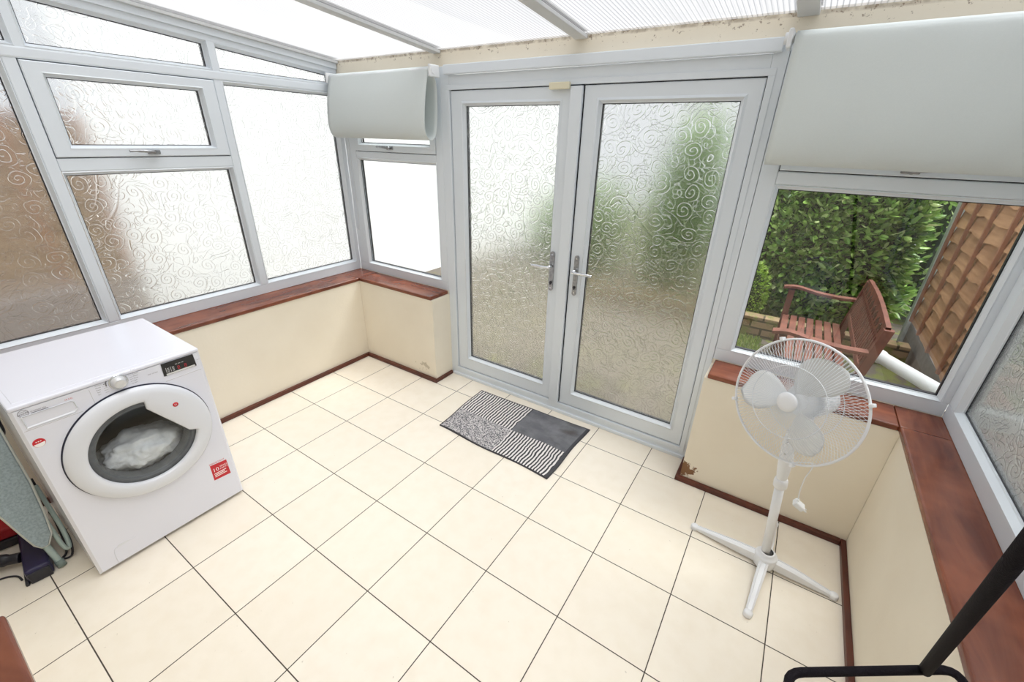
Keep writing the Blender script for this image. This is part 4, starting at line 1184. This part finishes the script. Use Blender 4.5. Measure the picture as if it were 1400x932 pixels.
# bench
BN = thing('garden_bench', 'reddish brown slatted wooden garden bench outside the right window', 'bench', (2.95, 2.2, GZ))
Ya, Yb = 1.60, 2.92; Xf, Xk = 2.66, 3.14; sz = .30
for k in range(7):
    x = Xf+.012+k*.066; bm = NB(); add_box(bm, x, x+.052, Ya+.03, Yb-.03, sz-.022, sz, .004); obj('seat_slat', bm, 'bench', BN)
for x in (Xf+.02, Xk-.05): bm = NB(); add_box(bm, x, x+.03, Ya+.03, Yb-.03, sz-.085, sz-.024, .004); obj('seat_rail', bm, 'bench', BN)
fb = lambda x, y, z: (x+(z-sz)*.16, y, z)
bm = NB(); 
# broad top rail with arched top
segs = 16; 
for i in range(segs):
    y0_, y1_ = Ya+.02+(Yb-Ya-.04)*i/segs, Ya+.02+(Yb-Ya-.04)*(i+1)/segs
    z0_, z1_ = .735+.022*sin(pi*i/segs), .735+.022*sin(pi*(i+1)/segs)
    vs = [bm.verts.new(fb(x, y, z)) for x in (Xk-.005, Xk+.022) for y, z in ((y0_, .635), (y1_, .635), (y1_, z1_), (y0_, z0_))]
    for q in ((0, 1, 2, 3), (7, 6, 5, 4), (0, 4, 5, 1), (3, 2, 6, 7)): bm.faces.new([vs[j] for j in q])
add_box(bm, Xk-.005, Xk+.022, Ya+.02, Yb-.02, .385, .425, .003, 2, fb)
obj('back_rail', bm, 'bench', BN)
y = Ya+.07
while y < Yb-.07:
    bm = NB(); add_box(bm, Xk, Xk+.014, y, y+.032, .425, .636, .002, 1, fb); y += .058; obj('back_slat', bm, 'bench', BN)
for i in range(9):
    bm = NB(); y = Ya+.12+i*.135
    for a in range(3): add_box(bm, Xk-.009, Xk-.004, y+a*.03, y+a*.03+.018, .655+.018*(a == 1), .700+.018*(a == 1), .002, 1, fb)
    obj('back_carving', bm, 'stem', BN)
for y, yl in ((Ya, 0), (Yb-.05, 1)):
    bm = NB(); P_ = catmull([(Xf-.045, y+.025, .545), (Xf+.06, y+.025, .56), (Xf+.22, y+.025, .535), (Xf+.38, y+.025, .525), (Xk+.03, y+.025, .53)], 6)
    sec = []
    for p in P_: sec.append([bm.verts.new((p.x, p.y+a, p.z+b)) for a, b in ((-.035, 0), (.035, 0), (.035, .022), (-.035, .022))])
    for A_, B_ in zip(sec, sec[1:]):
        for q in range(4): bm.faces.new((A_[q], A_[(q+1) % 4], B_[(q+1) % 4], B_[q]))
    bm.faces.new(sec[0][::-1]); bm.faces.new(sec[-1]); obj('armrest', bm, 'bench', BN)
    bm = NB(); add_box(bm, Xf, Xf+.05, y, y+.05, GZ, .545, .004); obj('leg', bm, 'bench', BN)
    bm = NB(); add_box(bm, Xk-.01, Xk+.045, y, y+.05, sz-.08, .72, .004, 2, fb); add_box(bm, Xk-.01, Xk+.045, y, y+.05, GZ, sz-.07, .004, 2); obj('leg', bm, 'bench', BN)

# planting
def leaves(bm, n, pos_fn, size, lay, rnd, wid=.42, up=.5):
    tone = lay
    for _ in range(n):
        p, nv = pos_fn(rnd)
        L = size*(.6+.7*rnd.random()); W = L*wid
        d = (nv*.8+Vector((rnd.uniform(-1, 1), rnd.uniform(-1, 1), rnd.uniform(-.4, 1.)*up*2))).normalized()
        s = d.cross(Vector((rnd.uniform(-1, 1), rnd.uniform(-1, 1), rnd.uniform(-.4, 1.6)))).normalized()
        if s.length < .1: s = Vector((1, 0, 0))
        nn = d.cross(s)
        t = rnd.random()
        pts = [p, p+d*L*.35+s*W*.48+nn*W*.14, p+d*L*.75+s*W*.38+nn*W*.10, p+d*L, p+d*L*.75-s*W*.38+nn*W*.10, p+d*L*.35-s*W*.48+nn*W*.14, p+d*L*.55]
        vs = [bm.verts.new(q) for q in pts]
        for v in vs: v[tone] = t
        for q in ((0, 1, 6), (1, 2, 6), (2, 3, 6), (3, 4, 6), (4, 5, 6), (5, 0, 6)):
            bm.faces.new([vs[i] for i in q])
def shrub(name, label, cat, blobs, n, size, mat, wid=.42, seed=1, group=None, core=True):
    rnd = random.Random(seed)
    T = thing(name, label, cat, (blobs[0][0], blobs[0][1], GZ), group)
    bm = NB(); lay = bm.verts.layers.float.new('tone')
    wts = [b[3]*b[4]+b[4]*b[5]+b[3]*b[5] for b in blobs]
    def pf(r):
        b = r.choices(blobs, wts)[0]
        while True:
            v = Vector((r.gauss(0, 1), r.gauss(0, 1)-.5, r.gauss(0, 1))).normalized()
            k = 1-.22*r.random()**1.5+.05*r.random()
            p = Vector((b[0]+v.x*b[3]*k, b[1]+v.y*b[4]*k, b[2]+v.z*b[5]*k))
            if p.z > GZ+.02: return p, v
    leaves(bm, n, pf, size, lay, rnd, wid)
    me_o = obj('foliage', bm, mat, T, normals=False)
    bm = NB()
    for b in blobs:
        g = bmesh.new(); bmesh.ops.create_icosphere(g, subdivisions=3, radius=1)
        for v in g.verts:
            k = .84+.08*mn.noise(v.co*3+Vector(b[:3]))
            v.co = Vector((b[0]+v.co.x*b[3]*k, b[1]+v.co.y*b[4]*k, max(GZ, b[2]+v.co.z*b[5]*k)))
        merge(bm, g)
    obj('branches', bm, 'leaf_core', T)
    return T
shrub('hedge_bush', 'big glossy leaved green bush behind the garden bench', 'bush', [(2.56, 4.12, .78, .58, .50, .88), (3.10, 4.12, .88, .50, .48, .85), (2.85, 4.05, 1.30, .60, .42, .58), (3.43, 4.05, 1.0, .20, .34, .95), (2.9, 4.08, .3, .8, .42, .42), (2.72, 4.02, .85, .42, .42, .80)], 15000, .098, 'leaf', seed=2, group='bushes behind the brick edging')
shrub('hedge_bush', 'tall green bush blurred behind the right door glass', 'bush', [(1.36, 4.3, .95, .40, .55, 1.15), (1.15, 4.4, .6, .35, .5, .95)], 2600, .11, 'leaf', seed=3, group='bushes behind the brick edging')
shrub('hedge_bush', 'dark green bush beyond the pale fence post at the top right of the bench window', 'bush', [(4.02, 5.0, .9, .42, .55, 1.05)], 1500, .09, 'leaf', seed=8, group='bushes behind the brick edging')
shrub('hedge_bush', 'low green bush blurred behind the middle of the doors', 'bush', [(0, 4.7, .45, .45, .5, .75), (-.6, 4.9, .35, .7, .5, .6)], 1800, .11, 'leaf', seed=4, group='bushes behind the brick edging')
shrub('feathery_shrub', 'bright yellow green feathery shrub at the left edge of the bench window', 'shrub', [(2.22, 3.50, .28, .27, .14, .36)], 3000, .035, 'leaf_bright', wid=.3, seed=5)
bm = NB(); add_box(bm, .2, 3.72, 3.16, 3.30, GZ, .12, .01); tag(obj('planter_edge', bm, 'brick'), 'low mossy brick edging in front of the bushes', 'wall')
rnd = random.Random(9); bm = NB(); lay = bm.verts.layers.float.new('tone')
leaves(bm, 2600, lambda r: (Vector((r.uniform(2.1, 2.56), r.uniform(2.5, 3.09), GZ)), Vector((0, 0, 1))), .05, lay, rnd, .12, 1.)
tag(obj('grass_patch', bm, 'grass', normals=False), 'patch of short grass in front of the brick edging left of the bench', 'grass', kind='stuff')

# ------------------------------------------------------------------ light
w = bpy.data.worlds.new('overcast_sky'); S.world = w; w.use_nodes = True
nt = w.node_tree; nt.nodes.clear()
o = nt.nodes.new('ShaderNodeOutputWorld'); bg = nt.nodes.new('ShaderNodeBackground')
tc = nd(nt, 'ShaderNodeTexCoord'); sp = nd(nt, 'ShaderNodeSeparateXYZ'); nt.links.new(tc.outputs['Generated'], sp.inputs[0])
z = maprange(nt, sp.outputs[2], -.1, .8)
cl = noise(nt, tc.outputs['Generated'], 2.2, 4)
c = mixc(nt, z, (.93, .95, 1.0), (.98, .99, 1.0))
c = mixc(nt, maprange(nt, cl, .35, .7, 0., .5), c, (.80, .84, .92))
nt.links.new(c, bg.inputs[0]); bg.inputs[1].default_value = .50
nt.links.new(bg.outputs[0], o.inputs[0])
sl = bpy.data.lights.new('soft_sun', 'SUN'); sl.energy = 5.4; sl.angle = radians(60); sl.color = (1., .98, .95)
so = bpy.data.objects.new('soft_sun', sl); COL.objects.link(so); so.rotation_euler = Euler((radians(-7), radians(15), 0))

# ------------------------------------------------------------------ camera
yaw, pit, rol, F = -0.57134, -0.44172, 0.02619, 584.45
cam = bpy.data.cameras.new('camera'); co = bpy.data.objects.new('camera', cam); COL.objects.link(co)
fwd = Vector((sin(yaw)*cos(pit), cos(yaw)*cos(pit), sin(pit))); r = Vector((cos(yaw), -sin(yaw), 0)); u = r.cross(fwd)
r2 = r*cos(rol)+u*sin(rol); u2 = -r*sin(rol)+u*cos(rol)
mt_ = Matrix((r2, u2, -fwd)).transposed().to_4x4(); mt_.translation = Vector((7.14789, -4.88253, 4.8699))*.36
co.matrix_world = mt_
cam.sensor_fit = 'HORIZONTAL'; cam.sensor_width = 36; cam.lens = F/1400*36; cam.clip_start = .02; cam.clip_end = 100
S.camera = co
S.view_settings.view_transform = 'Standard'; S.view_settings.look = 'None'; S.view_settings.gamma = 1; S.view_settings.use_curve_mapping = False
S.view_settings.exposure = 1.0
S.cycles.max_bounces = 14; S.cycles.diffuse_bounces = 6; S.cycles.glossy_bounces = 5; S.cycles.transmission_bounces = 10; S.cycles.transparent_max_bounces = 16
S.cycles.use_denoising = True
